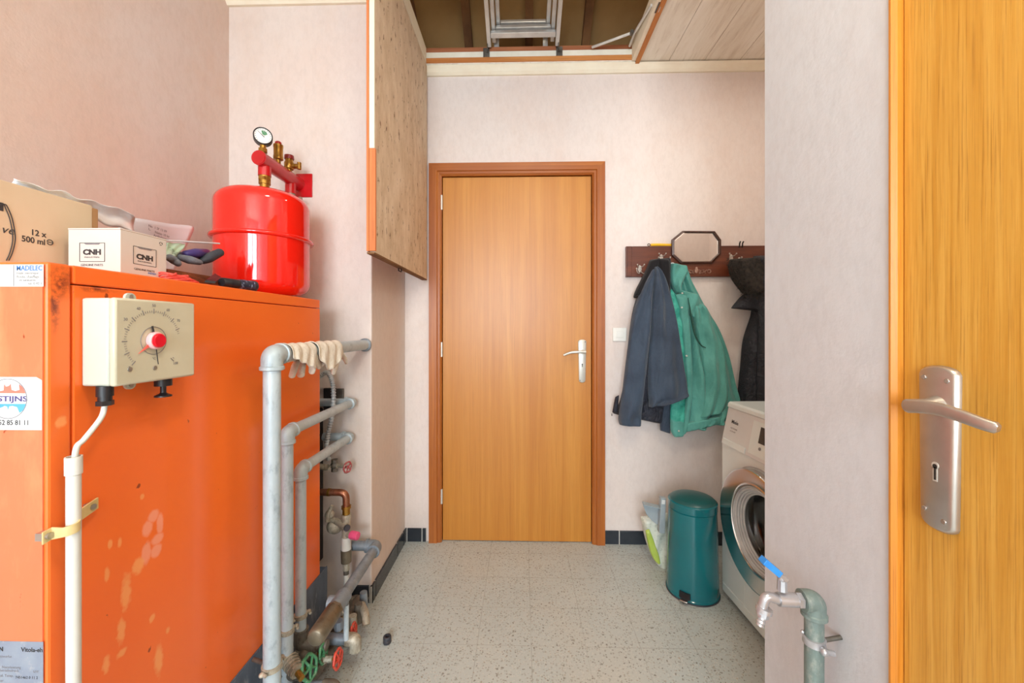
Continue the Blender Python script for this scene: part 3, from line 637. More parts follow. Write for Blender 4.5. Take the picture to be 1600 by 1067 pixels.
# ------------------------------------------------------------------ boiler
BX = -.76; BY0, BY1 = .617, 1.474; BT = 1.277; BL = -1.235; BB = .245
boil = thing('boiler', ((BX+BL)/2, (BY0+BY1)/2, 0), 'large orange steel heating boiler standing against the plaster wall', 'boiler')
bo = boil['org']
def rel(p): return tuple(Vector(p)-Vector(bo))
ys = at(113, 600, X=BX).y                       # seam between front hood and side panel
def blob(px, py, rpx, rpy, X=BX):
    p = at(px, py, X=X); t = p.x/ray(px, py).x; q = at(px+rpx, py, X=X)
    r = rel(p); return (r[0], r[1], r[2], .05, abs(q.y-p.y), rpy/F*t)
sc_ = [blob(240, 806, 8, 9), blob(230, 826, 8, 11), blob(250, 818, 5, 16), blob(246, 842, 9, 8), blob(229, 864, 7, 16), blob(244, 860, 8, 10)]
sp_ = [blob(216, 883, 8, 12), blob(197, 925, 7, 26), blob(189, 985, 6, 18), blob(167, 897, 4, 10), blob(172, 850, 3, 7), blob(187, 847, 3, 6), blob(222, 776, 3, 4), blob(238, 965, 4, 6), blob(248, 1030, 6, 22), blob(166, 1037, 5, 12), blob(262, 985, 3, 5), blob(190, 1020, 8, 5)]
rs_ = [blob(93, 442, 14, 18), blob(85, 470, 6, 34), blob(130, 432, 26, 4), blob(185, 470, 3, 3)]
M['or_side'] = orange('orange_side_enamel', (246,116,42), (242,106,34), sp_, sc_, [blob(150, 452, 20, 4)], .3)
M['or_strip'] = orange('orange_hood_enamel', (244,120,48), (236,106,38), [blob(95, 660, 8, 8)], None, rs_, .4)
M['or_front'] = orange('orange_front_enamel', (228,122,84), (226,112,68), None, None, None, .35, (250,172,120))
bx(BL, BX-.012, BY0+.03, BY1-.004, BB, BT-.03).build('body', M['plinth'], parent=boil, smooth=0)
mb = MB().box((BL-.002, BY0, BB-.02), (BX, BY0+.03, BT)); mb.box((BX-.012, BY0+.0301, BB-.02), (BX, ys-.0012, BT))
zt1 = at(113, 441, X=BX).z
bx(BL, BX, BY0, ys-.0012, BB-.02, BT).build('front_hood', M['or_strip'], parent=boil, smooth=0, bevel=.004)
bx(BL+.01, BX-.006, BY0-.0022, BY0-.0002, BB+.0, BT-.006).build('front_panel', M['or_front'], parent=boil, smooth=0)
sp0 = at(118, 600, X=BX).y; zs = at(300, 456, X=BX).z-.0
bx(BX-.0118, BX, ys+.0015, BY1, BB, BT-.0335).build('side_panel', M['or_side'], parent=boil, smooth=0, bevel=.0022)
bx(BL, BX, ys+.0015, BY1, BT-.0315, BT).build('top_panel', M['or_side'], parent=boil, smooth=0, bevel=.003)
mb = MB().box((BL, BY0+.02, 0), (BX+.004, BY1+.05, BB-.0005)).box((BX-.0, BY0+.02, BB-.0), (BX+.004, BY1+.05, BB+.004))
mb.build('plinth', M['plinth'], parent=boil, smooth=0, bevel=.002)
bx(BL+.08, BX-.12, BY1, BY1+.10, .5, 1.1).build('rear_casing', M['black_m'], parent=boil, smooth=0)
# service stickers and data plate on the front
FY = BY0-.0022
def sticker(name, x0, x1, y0, y1, m, th=.0006):
    a = at(x0, y1, Y=FY); b = at(x1, y0, Y=FY)
    return MB().box((a.x, FY-th, a.z), (b.x, FY-.0001, b.z)).build(name, m, parent=boil, smooth=0), a, b
def ft(s, size_px, px, py, m, name, parent, align='LEFT', bold=0, squash=1):
    p = at(px, py, Y=FY-.0008); sz = size_px/F*FY*1.4
    return text(s, sz, p, (1,0,0), (0,0,1), m, name, parent, align, .0001, squash, bold)
st, a, b = sticker('supplier_sticker', -70, 68.5, 413, 448, M['label_pale'])
ft('MADELEC', 8.2, 25.5, 422.5, M['ink_blue'], 'lettering', st, bold=.0002, squash=.86)
for i, s in enumerate(('Etabl. electrique', 'Route, chauffage', 'et sanitaires', 'tel. 0 42 1')):
    ft(s, 4.0, (26, 26, 30, 44)[i], 428.5+i*5.4, M['ink_grey'], 'lettering', st)
p = at(22, 414, Y=FY); q = at(22.6, 447, Y=FY); MB().box((p.x, FY-.001, q.z), (q.x, FY-.0005, p.z)).build('rule', M['ink_grey'], parent=st, smooth=0)
a = at(-62, 671, Y=FY); b = at(66, 589, Y=FY); w = at(57, 589, Y=FY).x; z2 = at(57, 594, Y=FY).z
st = MB().prism([(a.x, FY-.0001, a.z), (b.x, FY-.0001, a.z), (b.x, FY-.0001, z2), (w, FY-.0001, b.z), (a.x, FY-.0001, b.z)], (0,-.0006,0)).build('installer_sticker', M['label'], parent=boil, smooth=0)
cc = at(12, 623, Y=FY-.0008); R = 32/F*FY/1.0
MB().torus(cc, (0,1,0), R, .0006, 48, 6).build('logo_ring', M['ink_grey'], parent=st)
def shape(pts, m, name):
    P = [at(px, py, Y=FY-.0007) for px, py in pts]
    MB().prism(P, (0,-.0004,0)).build(name, m, parent=st, smooth=0)
shape([(-17,614),(-11,603),(-5,600),(-6,608),(0,611),(6,610),(7,600),(9,604),(14,603),(17,600),(18,609),(24,611),(31,609),(30,600),(37,606),(41,614.5)], M['ink_red'], 'logo_flame')
shape([(-17,631),(-11,646),(-7,641),(-3,638),(4,636),(7,634),(11.5,635),(13,640),(14,635),(20,634),(27,636),(31,645),(37,640),(41,631)], M['ink_sky'], 'logo_wave')
ft('STIJNS', 8.5, 43, 627, M['ink_navy'], 'lettering', st, 'RIGHT', .0003, 1.5)
ft('052 85 81 11', 8, 46, 664, M['ink'], 'lettering', st, 'RIGHT', .0002, .95)
st, a, b = sticker('data_plate', -80, 68, 1002.5, 1110, M['plate_grey'])
ft('VIESSMANN', 6.5, 5, 1017, M['ink'], 'lettering', st, 'RIGHT', .0004); ft('Vitola-eh', 7, 33, 1018, M['ink'], 'lettering', st, bold=.0002)
for i, (s, x, y) in enumerate((('Heizwerke', -6, 1027), ('7523451', -20, 1032), ('Nennleistung', 3, 1044), ('Betriebsdruck', -2, 1049), ('zul. Temp.', -2, 1057), ('7451462 0 11 2', 24, 1060), ('kW', 52, 1051), ('bar', -2, 1065))):
    ft(s, 4.2, x, y, M['ink_grey'] if i != 5 else M['ink'], 'lettering', st)
# boiler thermostat / control box on the side
GX = -.699; g0 = at(180, 530, X=GX).y; g1 = at(304.5, 530, X=GX).y; gz1 = at(240, 466.0, X=GX).z; 
gz1 = at(180, 465, X=GX).z; gz0 = at(180, 604, X=GX).z
tc = thing('temperature_controller', (BX, (g0+g1)/2, gz0), 'grey-green control box with a round temperature scale and red knob on the orange boiler', 'thermostat')
bx(BX+.0005, GX-.012, g0, g1, gz0, gz1).build('housing', M['housing'], parent=tc, smooth=30, bevel=.004)
bx(GX-.0118, GX, g0-.0006, g1+.0006, gz0-.0006, gz1+.0006).build('dial_cover', M['dial_face'], parent=tc, smooth=30, bevel=.004)
dc = at(240.5, 532, X=GX+.0005)
tk = MB()
def gz(r, a, o=0): return Vector((GX+.0006+o, dc.y+r*math.sin(a), dc.z+r*math.cos(a)))
for i in range(0, 61):
    a = math.radians(-135+i*4.5); big = i % 5 == 0
    if 47 < i < 59: continue
    r0 = .051 if big else .053; r1 = .0605 if big else .057; w = .0007 if big else .00035
    s = Vector((0, math.cos(a)*w, -math.sin(a)*w))
    tk.prism([gz(r0, a)-s, gz(r0, a)+s, gz(r1, a)+s, gz(r1, a)-s], (.0003,0,0))
tag(tk.build('scale_marks', M['ink_grey'], parent=tc, smooth=0), kind='stuff')
for i, s in enumerate(('0', '10', '20', '30', '40', '50', '60', '70', '80', '90', '100')):
    a = math.radians(-135+i*27); 
    if i in (1, 2, 8, 9): continue
    p = gz(.0665, a); text(s, .0075, p-Vector((0,0,.0025)), (0,1,0), (0,0,1), M['ink_grey'], 'scale_number', tc, 'CENTER', .0001)
text('\u00b0C', .006, gz(.036, PI), (0,1,0), (0,0,1), M['ink_grey'], 'scale_number', tc, 'CENTER', .0001)
MB().torus(gz(0, 0, .0002), (1,0,0), .026, .0005, 48, 6).build('scale_ring', M['ink_grey'], parent=tc)
kn = MB().lathe(gz(0,0,.0002), (1,0,0), [(.0165,0),(.0165,.006),(.0145,.0085),(0,.0088)], 32).build('knob', M['pink_w'], parent=tc)
MB().lathe(gz(0,0,.0089), (1,0,0), [(.0132,0),(.0132,.003),(.0115,.0045),(0,.0046)], 32).build('knob_cap', M['crimson'], parent=kn)
def needle(a, r0, r1, w, m, name, tip=.0002):
    d = gz(1, a)-gz(0, a); s = Vector((0, d.z, -d.y))
    MB().prism([gz(r0, a, .002)-s*w, gz(r0, a, .002)+s*w, gz(r1, a, .002)+s*tip, gz(r1, a, .002)-s*tip], (.0008,0,0)).build(name, m, parent=tc, smooth=0)
needle(math.radians(-125), .012, .040, .0035, M['ink_red'], 'set_pointer'); needle(math.radians(-12), .012, .028, .0022, M['ink'], 'temperature_pointer', .0018); needle(math.radians(172), .012, .046, .0008, M['ink'], 'temperature_pointer', .0005)
for a, r in ((math.radians(-137), .068), (math.radians(178), .052)):
    MB().lathe(gz(r, a), (1,0,0), [(.0042,0),(.004,.001),(0,.0012)], 16).build('screw', M['nickel'], parent=tc)
for py, s in ((462, 1), (601, -1)):
    c = at(202, py, X=BX+.03); zz = gz1 if s > 0 else gz0
    mb = MB(); yy = c.y; n = 12
    P = [(BX+.028, yy-.010, zz)]+[(BX+.028, yy+.010*math.cos(PI-PI*k/n), zz+s*(.004+.009*math.sin(PI*k/n))) for k in range(n+1)]+[(BX+.028, yy+.010, zz)]
    mb.prism(P, (.005,0,0)).build('mounting_lug', M['housing'], parent=tc, smooth=30)
    MB().cyl((BX+.033, yy, zz+s*.006), (BX+.035, yy, zz+s*.006), .004).build('lug_screw', M['nickel'], parent=tc)
gl = at(164, 606, X=-.727)
MB().cyl((-.727, gl.y, gz0-.0002), (-.727, gl.y, gz0-.018), .0115).cyl((-.727, gl.y, gz0-.018), (-.727, gl.y, gz0-.030), .0095).lathe((-.727, gl.y, gz0-.034), (0,0,1), [(.012,0),(.012,.008)], 6).build('cable_gland', M['black'], parent=tc, smooth=30)
kb = at(255, 605, X=-.727)
MB().cyl((-.727, kb.y, gz0-.0003), (-.727, kb.y, gz0-.016), .0145).cyl((-.727, kb.y, gz0-.016), (-.727, kb.y, gz0-.032), .005).lathe((-.727, kb.y, gz0-.038), (0,0,1), [(0,0),(.0145,.0),(.0142,.0025),(.007,.006),(.005,.008)], 24).build('pull_knob', M['black'], parent=tc, smooth=40)
cz = at(115, 713, X=-.735)
cb = spline([(-.727, gl.y, gz0-.034), (-.728, gl.y-.006, gz0-.055), (-.732, gl.y-.028, gz0-.085), (-.735, cz.y+.004, cz.z+.012), (-.735, cz.y, cz.z-.03)], 8)
o = tag(MB().sweep(cb, .0042, 12).build('cable', M['pvc']), 'short pale cable running from the control box down into the ivory conduit', 'cable')
# conduit riser with clamp
cd = thing('cable_conduit', (-.735, cz.y, 0), 'ivory plastic cable conduit rising in front of the orange boiler', 'conduit')
MB().sweep([(-.735, cz.y, 0), (-.735, cz.y, cz.z-.02)], .0092, 24).build('tube', M['pvc'], parent=cd)
MB().lathe((-.735, cz.y, cz.z-.030), (0,0,1), [(.0094,0),(.0108,.001),(.0108,.030),(.0088,.030),(.0088,.004)], 24).build('collar', M['pvc'], parent=cd)
c = at(113, 824, X=-.728)
cl = thing('conduit_clamp', (-.735, c.y, c.z-.01), 'yellowed saddle clamp holding the ivory conduit to the boiler', 'clamp')
P = []
for k in range(13):
    a = PI*k/12; P.append((-.7375+.0125*math.sin(a)*1.15, c.y+.0118*math.cos(a), ))
path = [(-.7485, c.y-.0245), (-.7465, c.y-.0125)]+[(-.740+.0175*math.sin(a), c.y-.0118*math.cos(a)) for a in [PI*k/12 for k in range(2,11)]]+[(-.7475, c.y+.0135), (-.7535, c.y+.060)]
mb = MB(); n = len(path); vs = []
for i, (x, y) in enumerate(path):
    hw = .0075 if 1 < i < n-2 else .0095; zc2 = c.z+(y-c.y)*.22
    j = max(0, i-1); k = min(n-1, i+1); tx, ty = path[k][0]-path[j][0], path[k][1]-path[j][1]; L = math.hypot(tx, ty); nx, ny = ty/L, -tx/L
    for o_, s in ((0, -1), (.0028, -1), (.0028, 1), (0, 1)): vs.append((x+nx*o_, y+ny*o_, zc2+s*hw))
fs = [(i*4+k, i*4+(k+1) % 4, (i+1)*4+(k+1) % 4, (i+1)*4+k) for i in range(n-1) for k in range(4)]+[(0,1,2,3), tuple((n-1)*4+k for k in (3,2,1,0))]
mb.add(vs, fs).build('saddle', M['clamp_y'], parent=cl, smooth=30)
for y, x, sg in ((c.y-.0185, -.747, -1), (c.y+.050, -.753, 1)):
    zz = c.z+(y-c.y)*.22
    MB().box((BX+.0003, y-.006, zz-.006), (x-.0002, y+.006, zz+.006)).cyl((x+.0015, y, zz), (x+.0060, y, zz), .0048).build('screw', M['nickel'], parent=cl)

# ------------------------------------------------------------------ things on the boiler
# brown glassware carton
cbx = -.985; bh = at(80, 303, X=cbx).z
cy0, cy1 = .635, at(154.5, 400, X=cbx).y
cb_ = thing('cardboard_box', ((cbx-1.23)/2, (cy0+cy1)/2, BT), 'big brown cardboard glass carton printed 12 x 500 ml on the boiler top', 'box')
bx(-1.225, cbx, cy0, cy1-.014, BT+.0005, bh).build('carton', M['cardboard'], parent=cb_, smooth=0, bevel=.0015)
bx(-1.222, cbx-.001, cy1-.0138, cy1, BT+.0005, bh-.004).build('end_flap', M['cardboard_d'], parent=cb_, smooth=0, bevel=.002)
def bt(s, size, px, py, m, par, X, **kw):
    p = at(px, py, X=X+.0004); return text(s, size, p, (0,1,0), (0,0,1), m, 'lettering', par, depth=.0001, **kw)
bt('12 x', .0165, 47.5, 366.5, M['ink'], cb_, cbx, bold=.0003, squash=.9); bt('500 ml', .0165, 33.5, 376.5, M['ink'], cb_, cbx, bold=.0003, squash=.86)
ep = at(78, 378.5, X=cbx+.0006)
MB().torus(ep, (1,0,0), .0052, .0008, 24, 6, PI*.62, PI*2.42).box(ep+Vector((-.0003,-.005,-.0006)), ep+Vector((.0003,.005,.0006))).build('estimated_sign', M['ink'], parent=cb_)
bt('ve', .022, 1, 363, M['ink'], cb_, cbx, shear=.3)
for off in (0, 4):
    q = spline([at(px+off*(.6 if k < 2 else 1), py, X=cbx+.0006) for k, (px, py) in enumerate(((-6,324),(5,319),(9,326),(16,345),(20,372),(16,393),(10,407)))], 6)
    MB().sweep(q, .00085, 6).build('glass_outline', M['ink'], parent=cb_)
bx(cbx+.0002, cbx+.0008, at(-10,330,X=cbx).y, at(5,330,X=cbx).y, at(0,329,X=cbx).z, at(0,316,X=cbx).z).build('printed_stopper', M['ink'], parent=cb_, smooth=0)
# crumpled plastic sheet over the back of the carton
def sheet(name, grid, m, label, cat, th=.0012, sub=1, amp=0):
    nr = len(grid); nc = len(grid[0]); vs = [Vector(p)+Vector((random.uniform(-amp,amp),)*1+(random.uniform(-amp,amp), random.uniform(-amp,amp))) for r in grid for p in r]
    fs = [(i*nc+j, i*nc+j+1, (i+1)*nc+j+1, (i+1)*nc+j) for i in range(nr-1) for j in range(nc-1)]
    o = MB().add(vs, fs).build(name, m, smooth=60, sub=sub, recalc=False)
    s = o.modifiers.new('thickness', 'SOLIDIFY'); s.thickness = th; s.offset = 0
    return tag(o, label, cat)
g = []
for k in range(5):
    row = []
    for j in range(15):
        t = j/14; px = 20+190*t
        top = 279+ (px-20)*.285 + 3*math.sin(j*1.9); bot = top+8+22*min(1, t*1.3)
        q = at(px, top+(bot-top)*k/4, X=cbx-.016-.018*(k in (1, 2))-.004*k); row.append(q+Vector((.004*math.sin(j*2.3+k*1.7), 0, .002*math.sin(j*1.3+k*2.2))))
    g.append(row)
sheet('plastic_sheet', g, M['plastic_sheet'], 'crumpled white plastic sheet spilling over the brown carton', 'plastic sheet', amp=.0012)
X = -1.075
tl = at(200, 345, X=X); tr = at(306, 353, X=X); br_ = at(283, 385, X=X); bl = at(190, 420, X=X)
def lerp(a, b, t): return a+(b-a)*t
pap = MB(); rows = []
for i in range(7):
    L = lerp(at(185, 338, X=X), at(185, 425, X=X), i/6); Rr = lerp(at(306, 354, X=X), at(272, 425, X=X), i/6)
    rows.append([lerp(L, Rr, j/8)+Vector((.004*math.sin(j*.8), 0, .0015*math.sin(j))) for j in range(9)])
pp = sheet('printed_paper', rows, M['paper'], 'sheet of printed paper propped behind the white parts carton', 'paper', .0005)
for i, s in enumerate(('No  1 SF 13 89', 'L.', 'Netto 10 kg', 'Artikelnummer', 'Bestelnummer', 'Hergestellt fur', 'Brutto')):
    py = 352+i*5; p = at((232, 232, 242, 240, 236, 240, 242)[i], py+2, X=X+.017)
    text(s, .0095, p, (0,1,-.06), (0,0,1), M['ink_grey'], 'lettering', pp, depth=.0001, bold=.0002)
# white parts carton
cx1 = -.845; wy0 = at(188, 390, X=cx1).y; wy1 = at(260, 400, X=cx1).y; wz = at(188, 356, X=cx1).z; wx0 = at(106.5, 390, Y=wy0).x
wc = thing('white_carton', ((wx0+cx1)/2, (wy0+wy1)/2, BT), 'white spare parts carton with black lettering in front of the brown carton', 'box')
bx(wx0, cx1, wy0, wy1, BT+.0005, wz-.003).build('carton', M['carton'], parent=wc, smooth=0, bevel=.001)
bx(wx0-.0005, cx1+.0005, wy0-.0005, wy1+.0008, wz-.0028, wz).build('lid_flap', M['carton'], parent=wc, smooth=0, bevel=.0006)
def cnh(face):
    if face == 'front':
        f = lambda px, py, o=0: at(px, py, Y=wy0-.0004-o); r = (1,0,0); n = (0,-1,0)
        box4 = ((124.5,379.5),(163.5,379.5),(163.5,408.5),(124.5,408.5)); tx = (143.8, 397.5); t2 = (143.8, 402.8); t3 = (143.5, 415.5); sz = .0150
    else:
        f = lambda px, py, o=0: at(px, py, X=cx1+.0004+o); r = (0,1,0); n = (1,0,0)
        box4 = ((208.5,384),(244,391),(244,417.5),(208.5,411.5)); tx = (226.5, 406); t2 = (226.5, 410.5); t3 = (226, 423.5); sz = .0150
    pts = [f(*b) for b in box4]; pts = pts+[pts[0]]
    for a, b in zip(pts, pts[1:]): MB().sweep([a, b], .0005, 6).build('printed_frame', M['ink'], parent=wc)
    a, b, c_, d = pts[:4]
    MB().prism([lerp(a,b,.14), lerp(a,b,.84), lerp(lerp(a,b,.76), lerp(d,c_,.76), .09), lerp(lerp(a,b,.26), lerp(d,c_,.26), .09)], Vector(n)*.0003).build('printed_tab', M['ink_grey'], parent=wc, smooth=0)
    text('CNH', sz, f(*tx), r, (0,0,1), M['ink'], 'lettering', wc, 'CENTER', .0001, 1.18, .0008)
    text('INDUSTRIAL', .0042, f(*t2), r, (0,0,1), M['ink'], 'lettering', wc, 'CENTER', .0001, 1.45)
    text('GENUINE PARTS', .0062, f(*t3), r, (0,0,1), M['ink'], 'lettering', wc, 'CENTER', .0001, 1.05)
cnh('front'); cnh('side')
rc = at(251.5, 381, X=cx1+.0005)
mb = MB()
for k in range(3): mb.torus(rc, (1,0,0), .0036, .0006, 8, 5, k*2*PI/3+.2, k*2*PI/3+1.7)
mb.build('recycling_mark', M['ink'], parent=wc)
p = at(238, 429, X=cx1+.0004); text('8409001', .006, p, (0,1,0), (0,0,1), M['ink_blue'], 'lettering', wc, 'CENTER', .0001)
# brown tray with gloves
ty0 = wy1+.012; ty1 = 1.225; tx1 = -.865
tr_ = thing('wicker_tray', ((tx1-1.05)/2, (ty0+ty1)/2, BT), 'shallow brown open tray between the white carton and the red tank', 'tray')
mb = MB(); tz = BT+.036
for a, b in (((tx1, ty0), (tx1, ty1)), ((-1.05, ty0), (-1.05, ty1))):
    o = .012 if a[0] == tx1 else -.012
    mb.hexa([(a[0]-.003, a[1], BT+.001), (a[0], a[1], BT+.001), (b[0], b[1], BT+.001), (b[0]-.003, b[1], BT+.001), (a[0]-.003+o, a[1]-.005, tz), (a[0]+o, a[1]-.005, tz), (b[0]+o, b[1]+.005, tz), (b[0]-.003+o, b[1]+.005, tz)])
for y in (ty0, ty1): mb.hexa([(-1.05,y-.002,BT+.001),(tx1,y-.002,BT+.001),(tx1,y+.002,BT+.001),(-1.05,y+.002,BT+.001),(-1.062,y-.002,tz),(tx1+.012,y-.002,tz),(tx1+.012,y+.002,tz),(-1.062,y+.002,tz)])
mb.box((-1.05, ty0, BT+.0006), (tx1, ty1, BT+.003)); mb.build('tray', M['wicker'], parent=tr_, smooth=0)
def finger(name, pts, rads, m, flat=.8, parent=None, seg=14, **kw):
    q = spline(pts, 5); n = len(q); k = len(rads)-1; rr = []
    for i in range(n):
        t = i/(n-1)*k; j = min(int(t), k-1); rr.append(rads[j]+(rads[j+1]-rads[j])*(t-j))
    e0 = (q[0]-q[1]).normalized(); e1 = (q[-1]-q[-2]).normalized()
    q = [q[0]+e0*rr[0]*.55, q[0]+e0*rr[0]*.35]+q+[q[-1]+e1*rr[-1]*.35, q[-1]+e1*rr[-1]*.55]; rr = [rr[0]*.35, rr[0]*.75]+rr+[rr[-1]*.75, rr[-1]*.35]
    return MB().sweep(q, rr, seg, True, flat).build(name, m, parent=parent, smooth=80)
X = -.885
def A(px, py, dx=0): return at(px, py, X=X+dx)
gg = thing('padded_glove', A(290, 410), 'grey and purple padded work gloves heaped in the brown tray', 'gloves')
finger('finger', [A(264,402), A(272,407), A(279,412,.01)], [.011,.012,.0095], M['grey_cloth'], parent=gg)
finger('finger', [A(281,402,.0), A(296,406,.01), A(312,410,.012)], [.010,.0135,.009], M['grey_cloth'], parent=gg)
finger('cuff', [A(290,397,-.01), A(306,396,-.01), A(322,394,-.02)], [.012,.017,.012], M['purple_cloth'], parent=gg)
finger('palm', [A(280,400,-.03), A(300,399,-.03), A(318,402,-.03)], [.012,.016,.012], M['dark_cloth'], parent=gg)
o = finger('rubber_grip_handle', [A(316,408,.0), A(326,403,.004), A(344,394,.010)], [.010,.0150,.0125], M['dark_cloth'], .9)
tag(o, 'charcoal rubber grip leaning out of the tray towards the red tank', 'grip')
rows = []
for i in range(6):
    L = lerp(A(259,379,-.02), A(260,401,.0), i/5); Rr = lerp(A(291,381,-.02), A(275,402,.006), i/5)
    rows.append([lerp(L, Rr, j/6)+Vector((.004*math.sin(i*1.3+j*2), 0, .002*math.sin(j*2.1+i))) for j in range(7)])
sheet('wrapper', rows, M['green_bag'], 'crumpled pale green wrapper beside the white carton', 'wrapper', .0015)
a = at(257, 375.5, X=-.90); b = at(343, 380.5, X=-.90)
o = MB().sweep([a, b], .0022, 8).build('thin_rod', M['paper']); tag(o, 'thin pale rod lying across the gloves beside the white carton', 'rod')
MBx = MB()
o = thing('cord_coil', at(290, 434, X=-.80), 'coil of coral red cord lying in front of the brown tray', 'cord')
for k in range(6):
    c = at(291+k*1.2, 434, X=-.805-.006*k); c.z = BT+.006+.0035*(k % 4)
    y0 = at(268, 434, X=-.80).y; y1 = at(316, 434, X=-.80).y; n = 26
    q = [Vector((-.815-.004*k+(.020+.0015*k)*math.cos(2*PI*j/n), (y0+y1)/2+((y1-y0)/2-.003*k)*math.sin(2*PI*j/n)*1.0, BT+.004+.0032*k+.003*math.sin(4*PI*j/n+k))) for j in range(n+1)]
    MB().sweep(q, .0021, 8).build('loop', M['cord'], parent=o)
q = spline([at(262,428,X=-.80), at(268,431,X=-.80), at(275,427,X=-.81)], 5); 
for v in q: v.z = max(v.z, BT+.003)
MB().sweep(q, .0021, 8).build('loop', M['cord'], parent=o)
# torch
a = at(398, 442.5, X=-.785); a.z = BT+.0165; b = at(346, 437, X=-.80); b.z = BT+.0155; ax = (a-b)
o = thing('torch', ((a+b)/2).to_tuple()[:2]+(BT,), 'dark blue and black torch lying in front of the red tank', 'torch')
L = ax.length
MB().lathe(b, ax, [(0,0),(.011,0),(.0135,.004),(.0135,L*.45)], 24).build('grip', M['black'], parent=o)
MB().lathe(b, ax, [(.0132,L*.4501),(.0150,L*.50),(.0150,L*.86),(.016,L*.87)], 24).build('barrel', M['torch'], parent=o)
MB().lathe(b, ax, [(.0158,L*.8701),(.0160,L*.98),(.0130,L),(.0120,L*.985),(0,L*.985)], 24).build('head', M['rubber'], parent=o)
o = MB().prism([at(319,441,X=-.81), at(334,430,X=-.86), at(344,436,X=-.85), at(336,443,X=-.80)], (.0,.004,.006)).build('plastic_wedge', M['black'], smooth=0)
tag(o, 'small black plastic wedge between the coral cord and the torch', 'wedge')

# ------------------------------------------------------------------ expansion tank and manifold
TX, TY, TR = -.957, 1.447, .154
tzb, tzt = BT+.012, at(405, 290, Y=TY-.10).z
et = thing('expansion_tank', (TX, TY, BT), 'glossy red expansion tank standing on the back of the orange boiler', 'tank')
fz = at(487, 382, Y=TY+.03).z+.006; fz = (at(412, 360, Y=TY-.15).z)
HT = tzt-tzb
def half(z0, z1, up):
    r = .052; pr = []
    for k in range(9):
        a = PI/2*k/8; pr.append((TR-r+r*math.sin(a), r*.9-r*.9*math.cos(a)))
    pr = [(0, -.006), (TR*.45, -.004)]+pr
    if up: return [(a, (z1-b)-z0) for a, b in pr[::-1]]
    return [(a, b) for a, b in pr]
low = MB().lathe((TX,TY,tzb), (0,0,1), half(0,0,False)+[(TR, fz-tzb)], 64).build('lower_shell', M['red'], parent=et, smooth=50)
MB().lathe((TX,TY,fz), (0,0,1), [(TR, 0)]+half(fz, tzt, True), 64).build('upper_shell', M['red'], parent=et, smooth=50)
MB().lathe((TX,TY,fz-.006), (0,0,1), [(TR,-.002),(TR+.009,-.001),(TR+.0125,.003),(TR+.0125,.009),(TR+.009,.012),(TR,.014)], 64).build('rim', M['red'], parent=et, smooth=50)
for k in range(3):
    a = 2*PI*k/3+.9
    MB().cyl((TX+.08*math.cos(a), TY+.08*math.sin(a)-.0, BT+.0005), (TX+.08*math.cos(a), TY+.08*math.sin(a), BT+.014), .012).build('foot', M['red'], parent=et)
mx = at(470, 290, Y=YC-.01).x; mz = at(404, 246, Y=1.41).z; mx2 = at(404, 246, Y=1.41).x
mani = thing('safety_manifold', (TX, YC-.01, mz-.04), 'red manifold bar with pressure gauge and brass valves on the wall above the tank', 'manifold')
MB().cyl((mx2, 1.41, mz), (TX, YC-.006, mz), .0265, seg=28).cyl((mx2, 1.408, mz), (mx2, 1.41, mz), .0235, seg=28).build('bar', M['red_bar'], parent=mani)
MB().box((TX-.012, YC-.006, mz-.055), (TX+.058, YC-.0005, mz+.045)).build('wall_plate', M['red_bar'], parent=mani, bevel=.001)
def xb(y): return mx2+(TX-mx2)*(y-1.41)/(YC-1.41)
y1 = 1.445
MB().cyl((xb(y1), y1, mz-.02), (xb(y1), y1, mz-.055), .0215).build('outlet_stub', M['red_bar'], parent=mani)
MB().cyl((xb(y1), y1, mz-.055), (xb(y1), y1, mz-.085), .0195).lathe((xb(y1), y1, mz-.072), (0,0,1), [(.022,0),(.022,.012)], 6).cyl((xb(y1), y1, mz-.085), (xb(y1), y1, tzt-.004), .016).build('union_nut', M['brass'], parent=mani, smooth=30)
y2 = 1.615
MB().cyl((xb(y2), y2, mz-.02), (xb(y2), y2, mz-.062), .0205).build('outlet_stub', M['red_bar'], parent=mani)
MB().cyl((xb(y2), y2, mz-.062), (xb(y2), y2, mz-.095), .017).cyl((xb(y2), y2, mz-.085), (xb(y2)+.045, y2+.0, mz-.085), .010).build('drain_fitting', M['valve_body'], parent=mani)
# pressure gauge
y3 = 1.435; gx = xb(y3)
MB().cyl((gx, y3, mz+.02), (gx, y3, mz+.058), .010).lathe((gx, y3, mz+.030), (0,0,1), [(.0155,0),(.0155,.012)], 6).build('gauge_stem', M['brass'], parent=mani, smooth=30)
gp = at(407, 215, Y=y3-.02); gd = Vector((.55, -.83, -.0)).normalized(); gr = .031
gc = Vector((gx, y3, mz+.085))
gb = MB().lathe(gc-gd*.018, gd, [(0,0),(gr*.93,0),(gr,.004),(gr,.032),(gr*.9,.034),(gr*.9,.029),(0,.029)], 40).build('pressure_gauge', M['black'], parent=mani, smooth=40)
MB().lathe(gc+gd*.0112, gd, [(gr*.89,0),(gr*.89,.0012),(0,.0012)], 40).build('dial', M['dial_white'], parent=gb)
gr_ = gd.cross(Vector((0,0,1)))*-1; gr_ = Vector((0,0,1)).cross(gd)
def gpt(r, a, o=.0132): return gc+gd*o+gr_*r*math.sin(a)+Vector((0,0,1))*r*math.cos(a)
tk = MB()
for k in range(17):
    a = math.radians(-135+k*16.8); s = (gpt(1, a)-gpt(0, a)).cross(gd)*.00045
    tk.prism([gpt(gr*.70, a)-s, gpt(gr*.70, a)+s, gpt(gr*.82, a)+s, gpt(gr*.82, a)-s], gd*.0003)
tk.build('dial_marks', M['ink'], parent=gb, smooth=0)
